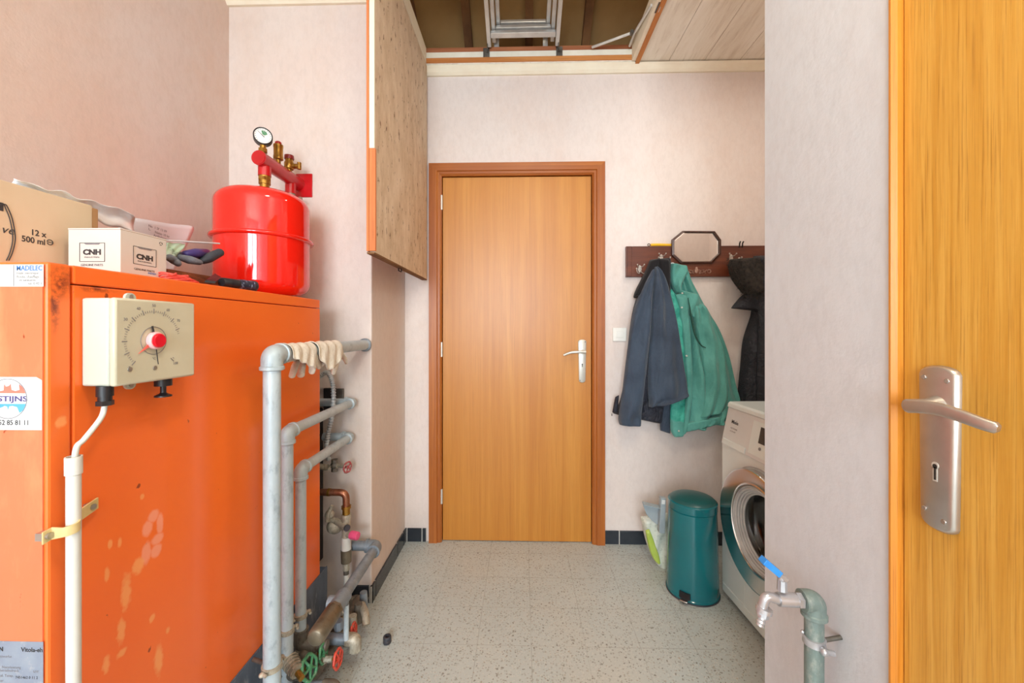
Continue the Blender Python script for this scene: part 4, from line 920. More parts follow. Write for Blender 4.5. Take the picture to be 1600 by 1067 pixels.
MB().prism([gpt(.004, math.radians(a)) if False else gpt(r, math.radians(a)) for r, a in ((.006,-20),(.019,-15),(.020,10),(.019,35),(.016,60),(.005,60))], gd*.0003).build('green_zone', M['wheel_green'], parent=gb, smooth=0)
a = math.radians(-47); s = (gpt(1, a)-gpt(0, a)).cross(gd)*.0013
MB().prism([gpt(-.006, a, .0137)-s, gpt(-.006, a, .0137)+s, gpt(gr*.7, a, .0137)+s*.3, gpt(gr*.7, a, .0137)-s*.3], gd*.0004).build('needle', M['ink'], parent=gb, smooth=0)
y4 = 1.53
v4 = MB().cyl((xb(y4), y4, mz+.02), (xb(y4), y4, mz+.042), .009).lathe((xb(y4), y4, mz+.042), (0,0,1), [(.014,0),(.0175,.002),(.0175,.014),(.0165,.016),(.0165,.046),(.0175,.048),(.0175,.058),(.012,.060)], 28).build('air_vent', M['brass'], parent=mani, smooth=40)
MB().lathe((xb(y4), y4, mz+.1022), (0,0,1), [(.0115,0),(.0115,.008),(.007,.012),(0,.012)], 20).build('vent_cap', M['red_cap'], parent=v4)
y5 = 1.605
v5 = MB().cyl((xb(y5), y5, mz+.02), (xb(y5), y5, mz+.035), .010).lathe((xb(y5), y5, mz+.035), (0,0,1), [(.016,0),(.0185,.004),(.0185,.026),(.015,.032),(.015,.04)], 24).cyl((xb(y5)+.01, y5, mz+.048), (xb(y5)+.042, y5, mz+.048), .010).cyl((xb(y5)+.042, y5, mz+.035), (xb(y5)+.042, y5, mz+.062), .008).build('safety_valve', M['brass'], parent=mani, smooth=40)
MB().lathe((xb(y5), y5, mz+.0752), (0,0,1), [(.0175,0),(.0185,.004),(.0175,.016),(.010,.019),(0,.019)], 20).build('valve_cap', mat('maroon_cap', (140,34,30), None, 20, rough=.35), parent=v5)
# ------------------------------------------------------------------ pipes beside the boiler
def pipe(name, label, pts, r, m, elbows=(), er=None, collars=True, fil=.03, cat='pipe'):
    q = fillet(pts, fil, 8); root = thing(name, (pts[0][0], pts[0][1], min(p[2] for p in pts)), label, cat)
    MB().sweep(q, r, 20).build('tube', m, parent=root, smooth=60)
    for (i, leg) in elbows:                       # cast elbow fitting around the bend at point i
        P = [Vector(p) for p in pts]; a = (P[i-1]-P[i]).normalized(); b = (P[i+1]-P[i]).normalized()
        e = fillet([P[i]+a*leg, P[i], P[i]+b*leg], leg*.72, 10)
        el = MB().sweep(e, er or r*1.22, 24).build('elbow', M['fit'], parent=root, smooth=60)
        if collars:
            for d in (a, b):
                MB().sweep([P[i]+d*(leg-.006), P[i]+d*(leg-.004), P[i]+d*(leg+.004), P[i]+d*(leg+.006)], [(er or r*1.22)*1.0, (er or r*1.22)*1.12, (er or r*1.22)*1.12, (er or r*1.22)*.98], 24).build('collar', M['fit'], parent=el, smooth=40)
    return root
p1 = at(425, 554, X=-.666); w1 = at(570, 540, Y=YC)
P1 = pipe('heating_pipe', 'thick grey pipe rising nearest the conduit and bending back to the wall, gloves on it', [(-.666, p1.y, 0), (-.666, p1.y, p1.z), (-.666, YC-.012, p1.z)], .0212, M['galv'], [(1, .036)], .0265)
MB().lathe((-.666, YC-.0125, p1.z), (0,-1,0), [(.022,0),(.028,.001),(.028,.008),(.0235,.012)], 28).build('end_collar', M['galv_d'], parent=P1, smooth=40)
def topz(px, py, Y): return at(px, py, Y=Y).z
x2 = -.712; p2 = at(449, 675, X=x2)
P2 = pipe('heating_pipe', 'middle grey pipe of the three risers, bending back below the gloves', [(x2, p2.y, 0), (x2, p2.y, p2.z), (x2, YC-.035, p2.z+.004), (x2-.17, YC-.035, p2.z+.004)], .0165, M['galv'], [(1, .030), (2, .026)], .0205, fil=.022)
x3 = -.722; p3 = at(470, 733, X=x3); z3e = at(464, 1012, X=x3).z
P3 = pipe('heating_pipe', 'shortest grey riser pipe beside the orange panel ending in a cast elbow', [(x3, p3.y, z3e), (x3, p3.y, p3.z), (x3, YC-.035, p3.z+.004), (x3-.112, YC-.035, p3.z+.004)], .0165, M['galv'], [(1, .028), (2, .026)], .0205, fil=.022)
# split clamps on the risers
def pclamp(pt, r, label, d=(-1,-.25,0)):
    o = thing('pipe_clamp', (pt[0], pt[1], pt[2]), label, 'clamp'); c = Vector(pt); D = Vector(d).normalized()
    MB().lathe(c-Vector((0,0,.007)), (.0,.0,1), [(r+.0005,0),(r+.004,.001),(r+.0035,.007),(r+.004,.013),(r+.0005,.014)], 28).build('band', M['valve_body'], parent=o, smooth=50)
    for s in (-1, 1):
        t = Vector((D.y, -D.x, 0))*s
        MB().box((-.1,-.1,-.1),(-.09,-.09,-.09)) if 0 else MB().ball(c+t*(r+.009), .007, .007, .006).cyl(c+t*(r+.008)+Vector((0,0,.0)), c+t*(r+.008)-D*.014, .0042).build('bolt', M['valve_body'], parent=o)
    MB().cyl(c+D*(r+.002), c+D*(r+.045), .0055).build('stem', M['steel_dark'], parent=o)
q = at(420, 1047, X=-.666); pclamp((-.666, p1.y, q.z), .0212, 'ring clamp around the thick grey pipe low by the grey plinth', (-1,.3,0))
q = at(441, 995, X=x2); pclamp((x2, p2.y, q.z), .0165, 'ring clamp around the foot of the middle riser pipe', (-1,.9,0))
q = at(466, 966, X=x3); pclamp((x3, p3.y, q.z), .0165, 'ring clamp around the foot of the shortest riser pipe', (-1,.9,0))
# lower return pipe with tee and closed bronze end
lx = -.590; lz_ = .285
lowp = thing('return_pipe', (lx, 1.35, lz_-.03), 'grey return pipe low on the wall running towards the camera above the valves', 'pipe')
ye = YC-.082
yt = at(530, 930, X=lx).y
q = fillet([(lx-.14, ye, lz_), (lx, ye, lz_), (lx, yt, lz_)], .03, 8)
MB().sweep(q, .0185, 20).build('tube', M['galv_d'], parent=lowp, smooth=60)
e = fillet([(lx-.042, ye, lz_), (lx, ye, lz_), (lx, ye-.042, lz_)], .032, 10)
MB().sweep(e, .0235, 24).build('elbow', M['galv_d'], parent=lowp, smooth=60)
MB().sweep([(lx-.044, ye, lz_), (lx-.036, ye, lz_)], .026, 24).sweep([(lx, ye-.036, lz_), (lx, ye-.044, lz_)], .026, 24).build('collar', M['galv_d'], parent=lowp, smooth=40)
te = MB().sweep([(lx, yt+.038, lz_), (lx, yt-.030, lz_)], .0245, 24).sweep([(lx-.034, yt, lz_-.0), (lx, yt, lz_)], .021, 20).build('tee', M['galv_d'], parent=lowp, smooth=40)
MB().sweep([(lx, yt-.030, lz_), (lx, yt-.040, lz_)], .0265, 8).build('hexagon_nut', M['bronze'], parent=lowp, smooth=30)
ye2 = at(492, 1000, X=lx).y
MB().lathe((lx, yt-.040, lz_), (0,-1,0), [(.0245,0),(.0262,.003),(.0262,yt-.040-ye2-.012),(.0235,yt-.040-ye2-.003),(.019,yt-.040-ye2),(0,yt-.040-ye2+.001)], 32).build('closed_end_sleeve', M['bronze'], parent=lowp, smooth=50)
# copper branch with safety group
cx0 = at(541, 780, Y=1.56).x; cyy = 1.56; ztc = at(520, 769, Y=cyy).z
cp = thing('copper_branch', (cx0, cyy, at(541, 800, Y=cyy).z), 'copper pipe leaving the back of the boiler and bending down to the valve', 'pipe')
MB().sweep(fillet([(BX-.04, cyy, ztc), (cx0, cyy, ztc), (cx0, cyy, at(541, 792, Y=cyy).z)], .032, 10), .0135, 20).build('tube', M['copper'], parent=cp, smooth=60)
xc1 = at(514, 769, Y=cyy).x; MB().sweep([(xc1-.004, cyy, ztc), (xc1+.006, cyy, ztc)], .0150, 20).build('collar', M['brass'], parent=cp)
def zz(py): return at(541, py, Y=cyy).z
sg = thing('safety_group', (cx0, cyy, zz(905)), 'limescaled safety valve group with pink cap hanging under the copper bend', 'valve')
def vcyl(a, b, r, name, m, seg=20, r2=None): return MB().sweep([(cx0, cyy, zz(b)), (cx0, cyy, zz(a))], [r, r2 or r], seg).build(name, m, parent=sg, smooth=40)
vcyl(790, 794, .0185, 'collar', M['brass']); vcyl(794.2, 803, .0150, 'union_nut', M['brass'], 8); vcyl(803.2, 808, .0185, 'lock_ring', M['valve_body'])
b_ = vcyl(808.2, 838, .0165, 'body', M['valve_body'])
zc1 = zz(818); MB().sweep([(cx0-.085, cyy+.02, zc1+.012), (cx0-.02, cyy, zc1), (cx0+.012, cyy-.02, zc1-.004)], [.010,.013,.012], 16).build('drain_arm', M['valve_body'], parent=sg, smooth=50)
MB().lathe((cx0+.012, cyy-.024, zc1-.004), Vector((.8,-.6,0)), [(.009,-.004),(.0125,0),(.0125,.007),(.008,.008)], 18).build('drain_cap', M['rubber'], parent=sg)
z4 = zz(833); MB().sweep([(cx0, cyy-.005, z4), (cx0+.026, cyy-.012, z4)], [.010,.014], 16).build('cap_neck', M['valve_body'], parent=sg)
MB().lathe((cx0+.024, cyy-.0115, z4), Vector((1,-.28,0)), [(.0155,0),(.0165,.004),(.0155,.032),(.012,.034),(0,.034)], 12).build('pink_cap', M['pink'], parent=sg, smooth=25)
MB().ball((cx0-.055, cyy+.02, zz(826)), .032, .03, .03).ball((cx0-.072, cyy+.01, zz(806)), .018).build('limescaled_body', M['valve_body'], parent=sg)
MB().sweep([(cx0-.075, cyy, zz(815)), (cx0-.070, cyy, zz(800)), (cx0-.056, cyy, zz(790))], [.009,.009,.007], 14).build('lever', M['valve_body'], parent=sg)
vcyl(838.2, 858, .0190, 'plastic_body', M['pvc'], 24); vcyl(858.2, 878, .0195, 'filter_cup', M['bronze'], 16, .0205); vcyl(878.2, 890, .014, 'outlet_nut', M['valve_body'], 8); vcyl(890.2, 897, .0105, 'sleeve', M['steel_dark'])
dp = thing('drain_pipe', (cx0, cyy, 0), 'thin white drain pipe dropping from the safety valve to the floor valves', 'pipe')
MB().sweep([(cx0, cyy, zz(897.2)), (cx0, cyy, .03)], .0098, 16).build('tube', M['pvc'], parent=dp)
dx = at(548, 950, Y=1.36).x; dt = at(540, 938, Y=1.27); 
MB().sweep([(at(541,940,Y=1.30).x, 1.30, lz_-.03), (at(541,975,Y=1.30).x, 1.30, .14)], .0085, 16).build('lower_tube', M['galv'], parent=dp)
# gate valve by the wall with worn red handwheel
def handwheel(c, ax, R, m, parent, name='handwheel', spokes=5, r=None):
    ax = Vector(ax).normalized(); r = r or R*.16; c = Vector(c); u = ax.cross(Vector((0,0,1))).normalized(); w = ax.cross(u)
    mb = MB(); n = 40
    q = [c+(u*math.cos(a)+w*math.sin(a))*(R*(1+.05*math.cos(a*6))) for a in [2*PI*k/n for k in range(n+1)]]
    mb.sweep(q, r, 10, False)
    for k in range(spokes):
        a = 2*PI*k/spokes; d = u*math.cos(a)+w*math.sin(a); mb.sweep([c+d*R*.2+ax*R*.12, c+d*R*.97], [r*.8, r*.7], 8)
    mb.lathe(c-ax*R*.12, ax, [(R*.3,0),(R*.3,R*.3),(R*.2,R*.36),(0,R*.36)], 16)
    return mb.build(name, m, parent=parent, smooth=50)
def gate_valve(label, wheel, ax, R, m, body_len=.045, body_r=.016, pipe_dir=(0,1,0), name='gate_valve'):
    ax = Vector(ax).normalized(); c = Vector(wheel); root = thing(name, tuple(c-ax*(body_len+R)), label, 'valve'); pd = Vector(pipe_dir).normalized()
    bc = c-ax*(body_len+.018)
    MB().ball(bc, body_r*1.25, body_r*1.25, body_r*1.25).build('body', M['cast'], parent=root, smooth=60)
    for s in (-1, 1): MB().sweep([bc+pd*s*body_r*.9, bc+pd*s*body_r*1.9], body_r*1.05, 8).build('end_nut', M['cast'], parent=root, smooth=30)
    MB().sweep([bc+ax*body_r*.8, bc+ax*body_r*1.5, bc+ax*(body_r*1.5+.001), bc+ax*(body_len)], [body_r*.85, body_r*.8, body_r*.6, body_r*.5], 8).build('bonnet', M['valve_body'], parent=root, smooth=30)
    MB().sweep([bc+ax*body_len, c], body_r*.25, 10).build('spindle', M['brass'], parent=root)
    handwheel(c, ax, R, m, root)
    return root
w = at(543, 730, Y=1.60); gate_valve('small gate valve with worn red handwheel beside the white wall', w, (1,-.35,0), .021, M['wheel_dark'], .05, .013, (0,0,1))
q = at(510, 735, Y=1.60); o = MB().sweep(spline([(q.x-.05, 1.60, q.z+.02), (q.x-.0, 1.605, q.z+.01), (w.x-.085, 1.60, w.z)], 5), .012, 14).build('limescaled_pipe', M['valve_body']); tag(o, 'short limescaled pipe leading from the boiler to the small gate valve', 'pipe')
# floor manifold and its valves
wA = Vector(at(552.5, 986, Y=1.40)); wB = Vector(at(505, 1020, Y=1.262)); wC = Vector(at(528, 1029, Y=1.26)); wD = Vector(at(483, 1043, Y=1.185))
gate_valve('valve with orange-red handwheel nearest the black skirting tiles', wA, (1,.06,.1), .025, M['wheel_red'], .05, .016, (0,1,0))
gate_valve('valve with green handwheel screwed to the elbow of the shortest riser', wB, (1,.07,.12), .027, M['wheel_green'], .04, .017, (1,0,0))
gate_valve('valve with red handwheel at the front of the floor pipes', wC, (1,-.03,.1), .026, M['wheel_red'], .05, .017, (0,1,0))
gate_valve('largest green handwheel valve, lowest in front of the riser pipes', wD, (1,-.1,.35), .032, M['wheel_green'], .035, .018, (1,0,0))
e1 = MB().sweep(fillet([(x3, p3.y, z3e+.045), (x3, p3.y, z3e-.008), (x3+.05, p3.y, z3e-.008)], .03, 8), .0235, 20).build('elbow', M['cast'], parent=P3, smooth=60)
MB().sweep([(x3+.05, p3.y, z3e-.008), (x3+.060, p3.y, z3e-.008)], .026, 8).sweep([(x3+.0602, p3.y, z3e-.008), (x3+.088, p3.y, z3e-.008)], [.020,.016], 20).build('union_nut', M['cast'], parent=P3, smooth=30)
fp = thing('floor_manifold', (-.62, 1.4, 0), 'grimy grey pipes and fittings lying along the floor beside the boiler plinth', 'pipes')
mzz = .095
MB().sweep([(-.665, 1.13, mzz-.03), (-.665, 1.60, mzz-.03)], .019, 18).build('main_pipe', M['cast'], parent=fp)
MB().sweep([(-.70, 1.345, .105), (-.585, 1.345, .105)], .0175, 18).build('cross_pipe', M['galv_d'], parent=fp)
MB().sweep(fillet([(-.60, 1.345, .105), (-.572, 1.345, .105), (-.572, 1.345, .07)], .012, 6), .021, 18).build('elbow', M['valve_body'], parent=fp, smooth=60)
MB().sweep([(-.66, 1.20, .07), (-.592, 1.20, .07)], .018, 18).build('front_cross_pipe', M['galv_d'], parent=fp)
MB().sweep(fillet([(-.61, 1.20, .07), (-.575, 1.20, .07), (-.575, 1.20, .03)], .014, 6), .0225, 18).build('elbow', M['cast'], parent=fp, smooth=60)
MB().ball((-.655, 1.42, .115), .026, .04, .028).sweep([(-.655,1.42,.13), (-.635,1.40,.165)], .010, 12).build('tee', M['valve_body'], parent=fp)
MB().sweep([(-.640,1.37,.12), (-.640,1.37,.150)], .015, 8).build('hexagon_plug', M['galv_d'], parent=fp, smooth=30)
for k, yy in enumerate((1.45, 1.50, 1.55)):
    MB().sweep([(-.625, yy, .05), (-.625, yy, .11+.01*k)], [.018,.014], 14).build('fitting', (M['valve_body'], M['cast'], M['galv_d'])[k], parent=fp)
MB().sweep(fillet([(-.62,1.52,.10), (-.585,1.47,.10), (-.575,1.45,.075)], .02, 6), .014, 14).build('bend', M['valve_body'], parent=fp, smooth=60)
cv = thing('angle_valve', at(460, 1045, Y=1.17), 'cream limescaled valve body between the middle riser and the green handwheel', 'valve')
c = Vector(at(458, 1040, Y=1.17)); ax = Vector((.7,-.5,-.15)).normalized()
mb = MB().sweep([c-ax*.025, c+ax*.030], [.020,.018], 8); 
mb.build('body', M['valve_body'], parent=cv, smooth=30)
for k in range(5): MB().sweep([c+ax*(-.02+.011*k)-ax*.003, c+ax*(-.02+.011*k)+ax*.003], .0245-.001*k, 10).build('ridge', M['valve_body'], parent=cv, smooth=30)
MB().sweep([c+ax*.030, c+ax*.055], .009, 10).build('spindle', M['brass'], parent=cv)
q = at(500, 1064, Y=1.20); MB().sweep([Vector((x2, p2.y+.02, .06)), Vector((-.60, 1.12, .03))], .022, 18).build('lower_pipe', M['galv_d'], parent=fp)
# rough mortar heap where the pipes enter the wall
vs = []; mb = MB(); n = 9
for i in range(n):
    for j in range(7):
        x = -.755+.105*j/6; y = 1.52+.155*i/(n-1); e = math.sin(PI*(i+.6)/(n))*1.0*math.sin(PI*(j+.8)/7.6)
        vs.append((x, y, .002+.085*e*(.7+.3*math.sin(i*2.1+j*1.7))+.02*(i/(n-1))))
mb.add(vs, [(i*7+j, i*7+j+1, (i+1)*7+j+1, (i+1)*7+j) for i in range(n-1) for j in range(6)])
b0 = [(v[0], v[1], .0005) for v in vs]
o = mb.build('mortar_heap', M['mortar'], smooth=60, sub=1, recalc=False); o.modifiers.new('thickness', 'SOLIDIFY').thickness = .004
tag(o, 'rough grey mortar heap at the foot of the wall behind the floor valves', 'mortar')
# corrugated conduit and black switch box behind the boiler
q = [at(px, py, Y=Y_) for px, py, Y_ in ((497,590,1.60),(511,582,1.60),(519,596,1.59),(521,622,1.585),(518,655,1.58),(512,680,1.58),(510,705,1.59),(514,718,1.60))]
sp = spline(q, 26); rad = [.0086+.0013*(1 if (k//2) % 2 else -1) for k in range(len(sp))]
o = MB().sweep(sp, rad, 14).build('corrugated_conduit', M['corr'], smooth=30); tag(o, 'ribbed grey flexible conduit hanging down behind the gloves', 'conduit')
a = at(508, 640, Y=YC); b = at(537, 606, Y=YC)
o = thing('motor_box', ((a.x+b.x)/2, YC, a.z), 'black electrical box with a grey lid on the wall behind the grey pipes', 'box')
MB().box((a.x-.0, YC-.016, a.z), (a.x+.05, YC-.0005, b.z)).build('housing', M['black_m'], parent=o, bevel=.002)
MB().box((a.x+.0502, YC-.014, a.z+.004), (b.x+.003, YC-.0005, b.z-.002)).build('lid', M['steel_dark'], parent=o, bevel=.002)
a = at(501, 720, Y=1.66); b = at(515, 650, Y=1.66)
o = MB().box((a.x-.06, 1.60, at(500, 880, Y=1.64).z), (a.x+.002, YC-.002, at(500, 640, Y=1.64).z)).build('smoke_hood', M['black_m'], bevel=.004); tag(o, 'black metal hood at the back of the orange boiler', 'hood')

# ------------------------------------------------------------------ cotton gloves over the thick pipe
xg = -.666; zp = p1.z; 
def G(px, py, dx=.028): return at(px, py, X=xg+dx)
def saddle(name, y0, y1, drop, m, parent, amp=.004, back=.04, lean=0):
    mb = MB(); vs = []; nu = 18; nv = 15
    for i in range(nu+1):
        y = y0+(y1-y0)*i/nu
        for j in range(nv+1):
            t = j/nv                     # 0 back hem, 1 front hem
            L0 = back; L1 = drop(i/nu); arc = PI*.0265; tot = L0+arc+L1; s = t*tot
            if s < L0: x = -.0255; z = -(L0-s)
            elif s < L0+arc: a = PI-(s-L0)/.0265; x = .0265*math.cos(a); z = .0265*math.sin(a)
            else: x = .0265+.004*(s-L0-arc)/max(L1, .01); z = -(s-L0-arc)
            f = amp*math.sin(i*1.15+j*.25)+amp*.5*math.sin(i*2.3+1)
            vs.append(Vector((xg+x+f*(abs(x)/.0265), y+lean*min(0, z), zp+z+f*.5)))
    w = nv+1
    mb.add(vs, [(i*w+j, i*w+j+1, (i+1)*w+j+1, (i+1)*w+j) for i in range(nu) for j in range(nv)])
    o = mb.build(name, m, parent=parent, smooth=60, sub=1, recalc=False); s = o.modifiers.new('thickness', 'SOLIDIFY'); s.thickness = .0025; s.offset = 0
    return o
yA = G(452, 550).y; yB_ = G(499, 550).y; yC_ = G(538, 545).y
g1_ = thing('work_glove', (xg, (yA+yB_)/2, zp-.09), 'cream cotton work glove hanging over the thick pipe, fingers dangling beside the elbow', 'glove')
saddle('cuff', yA+.02, yB_-.006, lambda t: .012+.045*t, M['glove_c'], g1_, .003, .03, .25)
finger('finger', [G(466,562,-.03), G(461,572,-.026), G(456,588,-.024)], [.009,.011,.0095], M['glove_c'], .75, g1_)
finger('finger', [G(474,562,-.03), G(471,574,-.026), G(470,587,-.024)], [.010,.0125,.011], M['glove_c'], .75, g1_)
finger('thumb', [G(452,545,.0), G(447,548,.004), G(443,556,.004)], [.010,.010,.006], M['glove_c'], .7, g1_)
finger('finger', [G(474,542,.002), G(483,556,.006), G(488,572,.006), G(487,582,.004)], [.011,.014,.013,.010], M['glove_c'], .6, g1_)
finger('finger', [G(486,542,.004), G(493,560,.009), G(499,573,.007)], [.012,.015,.011], M['glove_c'], .6, g1_)
g2_ = thing('work_glove', (xg, (yB_+yC_)/2, zp-.09), 'cream cotton work glove over the thick pipe nearer the wall, hem hanging in a point', 'glove')
saddle('cuff', yB_+.0, yC_, lambda t: .018+.05*math.sin(PI*min(1, t*1.05)), M['glove_c'], g2_, .004, .03, .1)
finger('finger', [G(510,545,.004), G(508,560,.009), G(501,571,.006)], [.012,.014,.008], M['glove_c'], .6, g2_)
finger('finger', [G(522,545,.004), G(524,566,.010), G(521,583,.006)], [.016,.022,.012], M['glove_c'], .5, g2_)
finger('finger', [G(533,552,.004), G(538,560,.004), G(541,568,.002)], [.010,.010,.005], M['glove_c'], .6, g2_)
# small rubber cap on the floor
c = at(605, 1004, Z=0)
cap = thing('rubber_bung', (c.x, c.y, 0), 'small dark rubber bung standing alone on the floor tiles', 'bung')
MB().lathe((c.x, c.y, .0003), (0,0,1), [(.0140,0),(.0148,.002),(.0148,.010),(.0135,.0115),(.0148,.013),(.0148,.022),(.0135,.0245),(.0085,.0245),(.0080,.012),(0,.012)], 32).build('body', M['rubber'], parent=cap, smooth=40)

# ------------------------------------------------------------------ tap on the right wall
tx = XR-.048
tp0 = at(1272, 938, X=tx); TYp = tp0.y; tzp = tp0.z
tp = thing('tap_pipe', (tx, TYp, 0), 'weathered grey-green water pipe rising to the tap on the pale wall', 'pipe')
MB().sweep([(tx, TYp, 0), (tx, TYp, tzp-.020)], .0150, 24).build('tube', M['green_pipe'], parent=tp)
e = fillet([(tx, TYp, tzp-.024), (tx, TYp, tzp), (tx-.022, TYp, tzp)], .02, 10)
MB().sweep(e, .0184, 24).build('elbow', M['green_pipe'], parent=tp, smooth=60)
MB().sweep([(tx, TYp, tzp-.030), (tx, TYp, tzp-.028), (tx, TYp, tzp-.022), (tx, TYp, tzp-.02)], [.0184,.0206,.0206,.0184], 24).build('collar', M['green_pipe'], parent=tp, smooth=40)
q = at(1272, 1000, X=tx)
pc_ = thing('pipe_clamp', (tx, TYp, q.z), 'galvanised clamp bolting the tap pipe to the pale wall', 'clamp')
MB().lathe((tx, TYp, q.z-.007), (0,0,1), [(.0152,0),(.0180,.001),(.0172,.007),(.0180,.013),(.0152,.014)], 28).build('band', M['satin'], parent=pc_, smooth=50)
MB().ball((tx+.002, TYp-.021, q.z-.004), .006, .007, .007).cyl((tx+.004, TYp-.020, q.z-.004), (tx+.020, TYp-.020, q.z-.008), .0045).build('bolt', M['satin'], parent=pc_)
MB().ball((tx-.018, TYp+.004, q.z+.012), .0032).build('bolt', M['satin'], parent=pc_)
MB().cyl((tx+.0172, TYp, q.z), (XR-.0005, TYp, q.z+.006), .0038).build('wall_screw', M['steel_dark'], parent=pc_)
tap = thing('tap', (tx-.06, TYp, tzp-.05), 'satin metal garden tap with a blue lever handle on the pale wall pipe', 'tap')
def T(px, py): return at(px, py, Y=TYp)
xa = tx-.022; xb_ = T(1212, 932).x
MB().sweep([(xa-.001, TYp, tzp), (xa-.010, TYp, tzp)], .0135, 6).sweep([(xa-.010, TYp, tzp), (xb_+.004, TYp, tzp+.001)], .0115, 24).build('body', M['satin'], parent=tap, smooth=40)
sp_ = fillet([(xb_+.004, TYp, tzp+.001), tuple(T(1196,930)), tuple(T(1189, 958))], .02, 8)
MB().sweep(sp_, .0082, 20).build('spout', M['satin'], parent=tap, smooth=60)
d = (T(1189,975)-T(1196,950)).normalized(); c0 = T(1194, 952)
MB().sweep([c0-d*.004, c0-d*.0035, c0+d*.0035, c0+d*.004], [.012,.0135,.0135,.012], 20).build('nozzle_ring', M['satin'], parent=tap, smooth=40)
MB().sweep([c0+d*.0042, c0+d*.0125], [.0105,.0100], 8).build('nozzle_nut', M['satin'], parent=tap, smooth=20)
hs = [c0+d*(.0127+.0033*k) for k in range(6)]; MB().sweep(hs, [.0062,.0074,.0060,.0072,.0058,.0066], 20).build('hose_barb', M['satin'], parent=tap, smooth=25)
l0 = T(1222, 922); l1 = T(1222, 903)
MB().sweep([l0, l1], [.0085,.0075], 8).ball(l1, .0082, .0082, .007).build('valve_stem', M['satin'], parent=tap, smooth=30)
def strip(a, b, w0, w1, th, m, name):
    a, b = Vector(a), Vector(b); t = (b-a).normalized(); s = Vector((0,1,0)); u = t.cross(s).normalized()
    MB().hexa([a-s*w0-u*th, a+s*w0-u*th, b+s*w1-u*th, b-s*w1-u*th, a-s*w0+u*th, a+s*w0+u*th, b+s*w1+u*th, b-s*w1+u*th]).build(name, m, parent=tap, bevel=.001)
strip(l1+Vector((0,-.010,.004)), T(1209,889)+Vector((0,-.010,0)), .0065, .0065, .0035, M['satin'], 'lever')
strip(T(1211.5,890.5)+Vector((0,-.010,0)), T(1186,869)+Vector((0,-.010,0)), .0075, .0085, .0055, M['blue'], 'lever_sleeve')
# ------------------------------------------------------------------ coat rack
RY = YB-.022
r0 = at(978.5, 409, Y=RY); rt = at(1010, 384.5, Y=RY).z; rb = at(1010, 432.5, Y=RY).z; r1x = r0.x+.86
rack = thing('coat_rack', ((r0.x+r1x)/2, YB, rb), 'dark wooden coat rack with an octagonal mirror and silver hooks on the back wall', 'coat rack')
bx(r0.x, r1x, RY, YB-.0005, rb, rt).build('board', M['rack_wood'], parent=rack, smooth=0, bevel=.002)
for x in (r0.x+.006, r1x-.030): bx(x, x+.022, RY-.006, RY-.0002, rb+.001, rt-.001).build('end_moulding', M['rack_wood'], parent=rack, smooth=0, bevel=.002)
MY = RY-.012
oc = [(1066.5,360.5),(1117,361),(1127,374.5),(1127,397),(1113,411),(1064,411.5),(1050,398.5),(1050,374)]
out = [at(px, py, Y=MY) for px, py in oc]; cen = sum(out, Vector())/8
inn = [cen+(p-cen)*.915 for p in out]
mb = MB(); n = 8
vs = [p for p in out]+[p+Vector((0,.0118,0)) for p in out]+[p+Vector((0,-.004,0)) for p in inn]+[p+Vector((0,.0118,0)) for p in inn]
mb.add(vs, [(i,(i+1)%n,2*n+(i+1)%n,2*n+i) for i in range(n)]+[(i,(i+1)%n,n+(i+1)%n,n+i) for i in range(n)]+[(n+i,n+(i+1)%n,3*n+(i+1)%n,3*n+i) for i in range(n)]+[(2*n+i,2*n+(i+1)%n,3*n+(i+1)%n,3*n+i) for i in range(n)])
fm = mb.build('mirror_frame', M['mirror_frame'], parent=rack, smooth=0, bevel=.001)
MB().prism([p+Vector((0,.004,0)) for p in inn], (0,.004,0)).build('mirror_glass', M['mirror'], parent=fm, smooth=0)
bv = [cen+(p-cen)*.86 for p in out]
mb = MB(); mb.add([p+Vector((0,.0035,0)) for p in inn]+[p+Vector((0,.0022,0)) for p in bv]+[p+Vector((0,.0039,0)) for p in inn]+[p+Vector((0,.0039,0)) for p in bv], [(i,(i+1)%n,n+(i+1)%n,n+i) for i in range(n)]+[(2*n+i,2*n+(i+1)%n,3*n+(i+1)%n,3*n+i) for i in range(n)]+[(i,(i+1)%n,2*n+(i+1)%n,2*n+i) for i in range(n)]+[(n+i,n+(i+1)%n,3*n+(i+1)%n,3*n+i) for i in range(n)])
mb.build('bevelled_rim', M['mirror'], parent=fm, smooth=0)
def hook(px, py, s=1.0):
    c = at(px, py, Y=RY); o = MB().prism([c+Vector((x*s, -.0003, z*s)) for x, z in ((-.008,.016),(0,.024),(.008,.016),(.010,-.002),(.004,-.016),(-.004,-.016),(-.010,-.002))], (0,-.003,0))
    for sg in (-1, 1):
        o.sweep(spline([c+Vector((sg*.003*s,-.003,.012*s)), c+Vector((sg*.012*s,-.012,.014*s)), c+Vector((sg*.018*s,-.022,.022*s))], 5), .0022, 8)
        o.ball(c+Vector((sg*.018*s,-.022,.023*s)), .004)
        o.sweep(spline([c+Vector((sg*.003*s,-.003,-.010*s)), c+Vector((sg*.012*s,-.03,-.026*s)), c+Vector((sg*.026*s,-.045,-.018*s)), c+Vector((sg*.030*s,-.050,-.004*s))], 5), .0026, 8)
        o.ball(c+Vector((sg*.030*s,-.050,-.002*s)), .0042)
    return o.build('hook', M['hook'], parent=rack, smooth=60)
hook(999.5, 421); hook(1033, 404); hook(1142, 404)
c = at(1154, 404, Y=RY); MB().ball(c+Vector((0,-.006,0)), .006).build('knob', M['hook'], parent=rack)
for dx in (-.007, .008):
    c = at(1157, 384, Y=RY); MB().sweep(spline([c+Vector((dx,-.003,-.01)), c+Vector((dx,-.006,.012)), c+Vector((dx*1.1,-.014,.020))], 5), .0034, 8).build('top_hook', M['hook_d'], parent=rack)
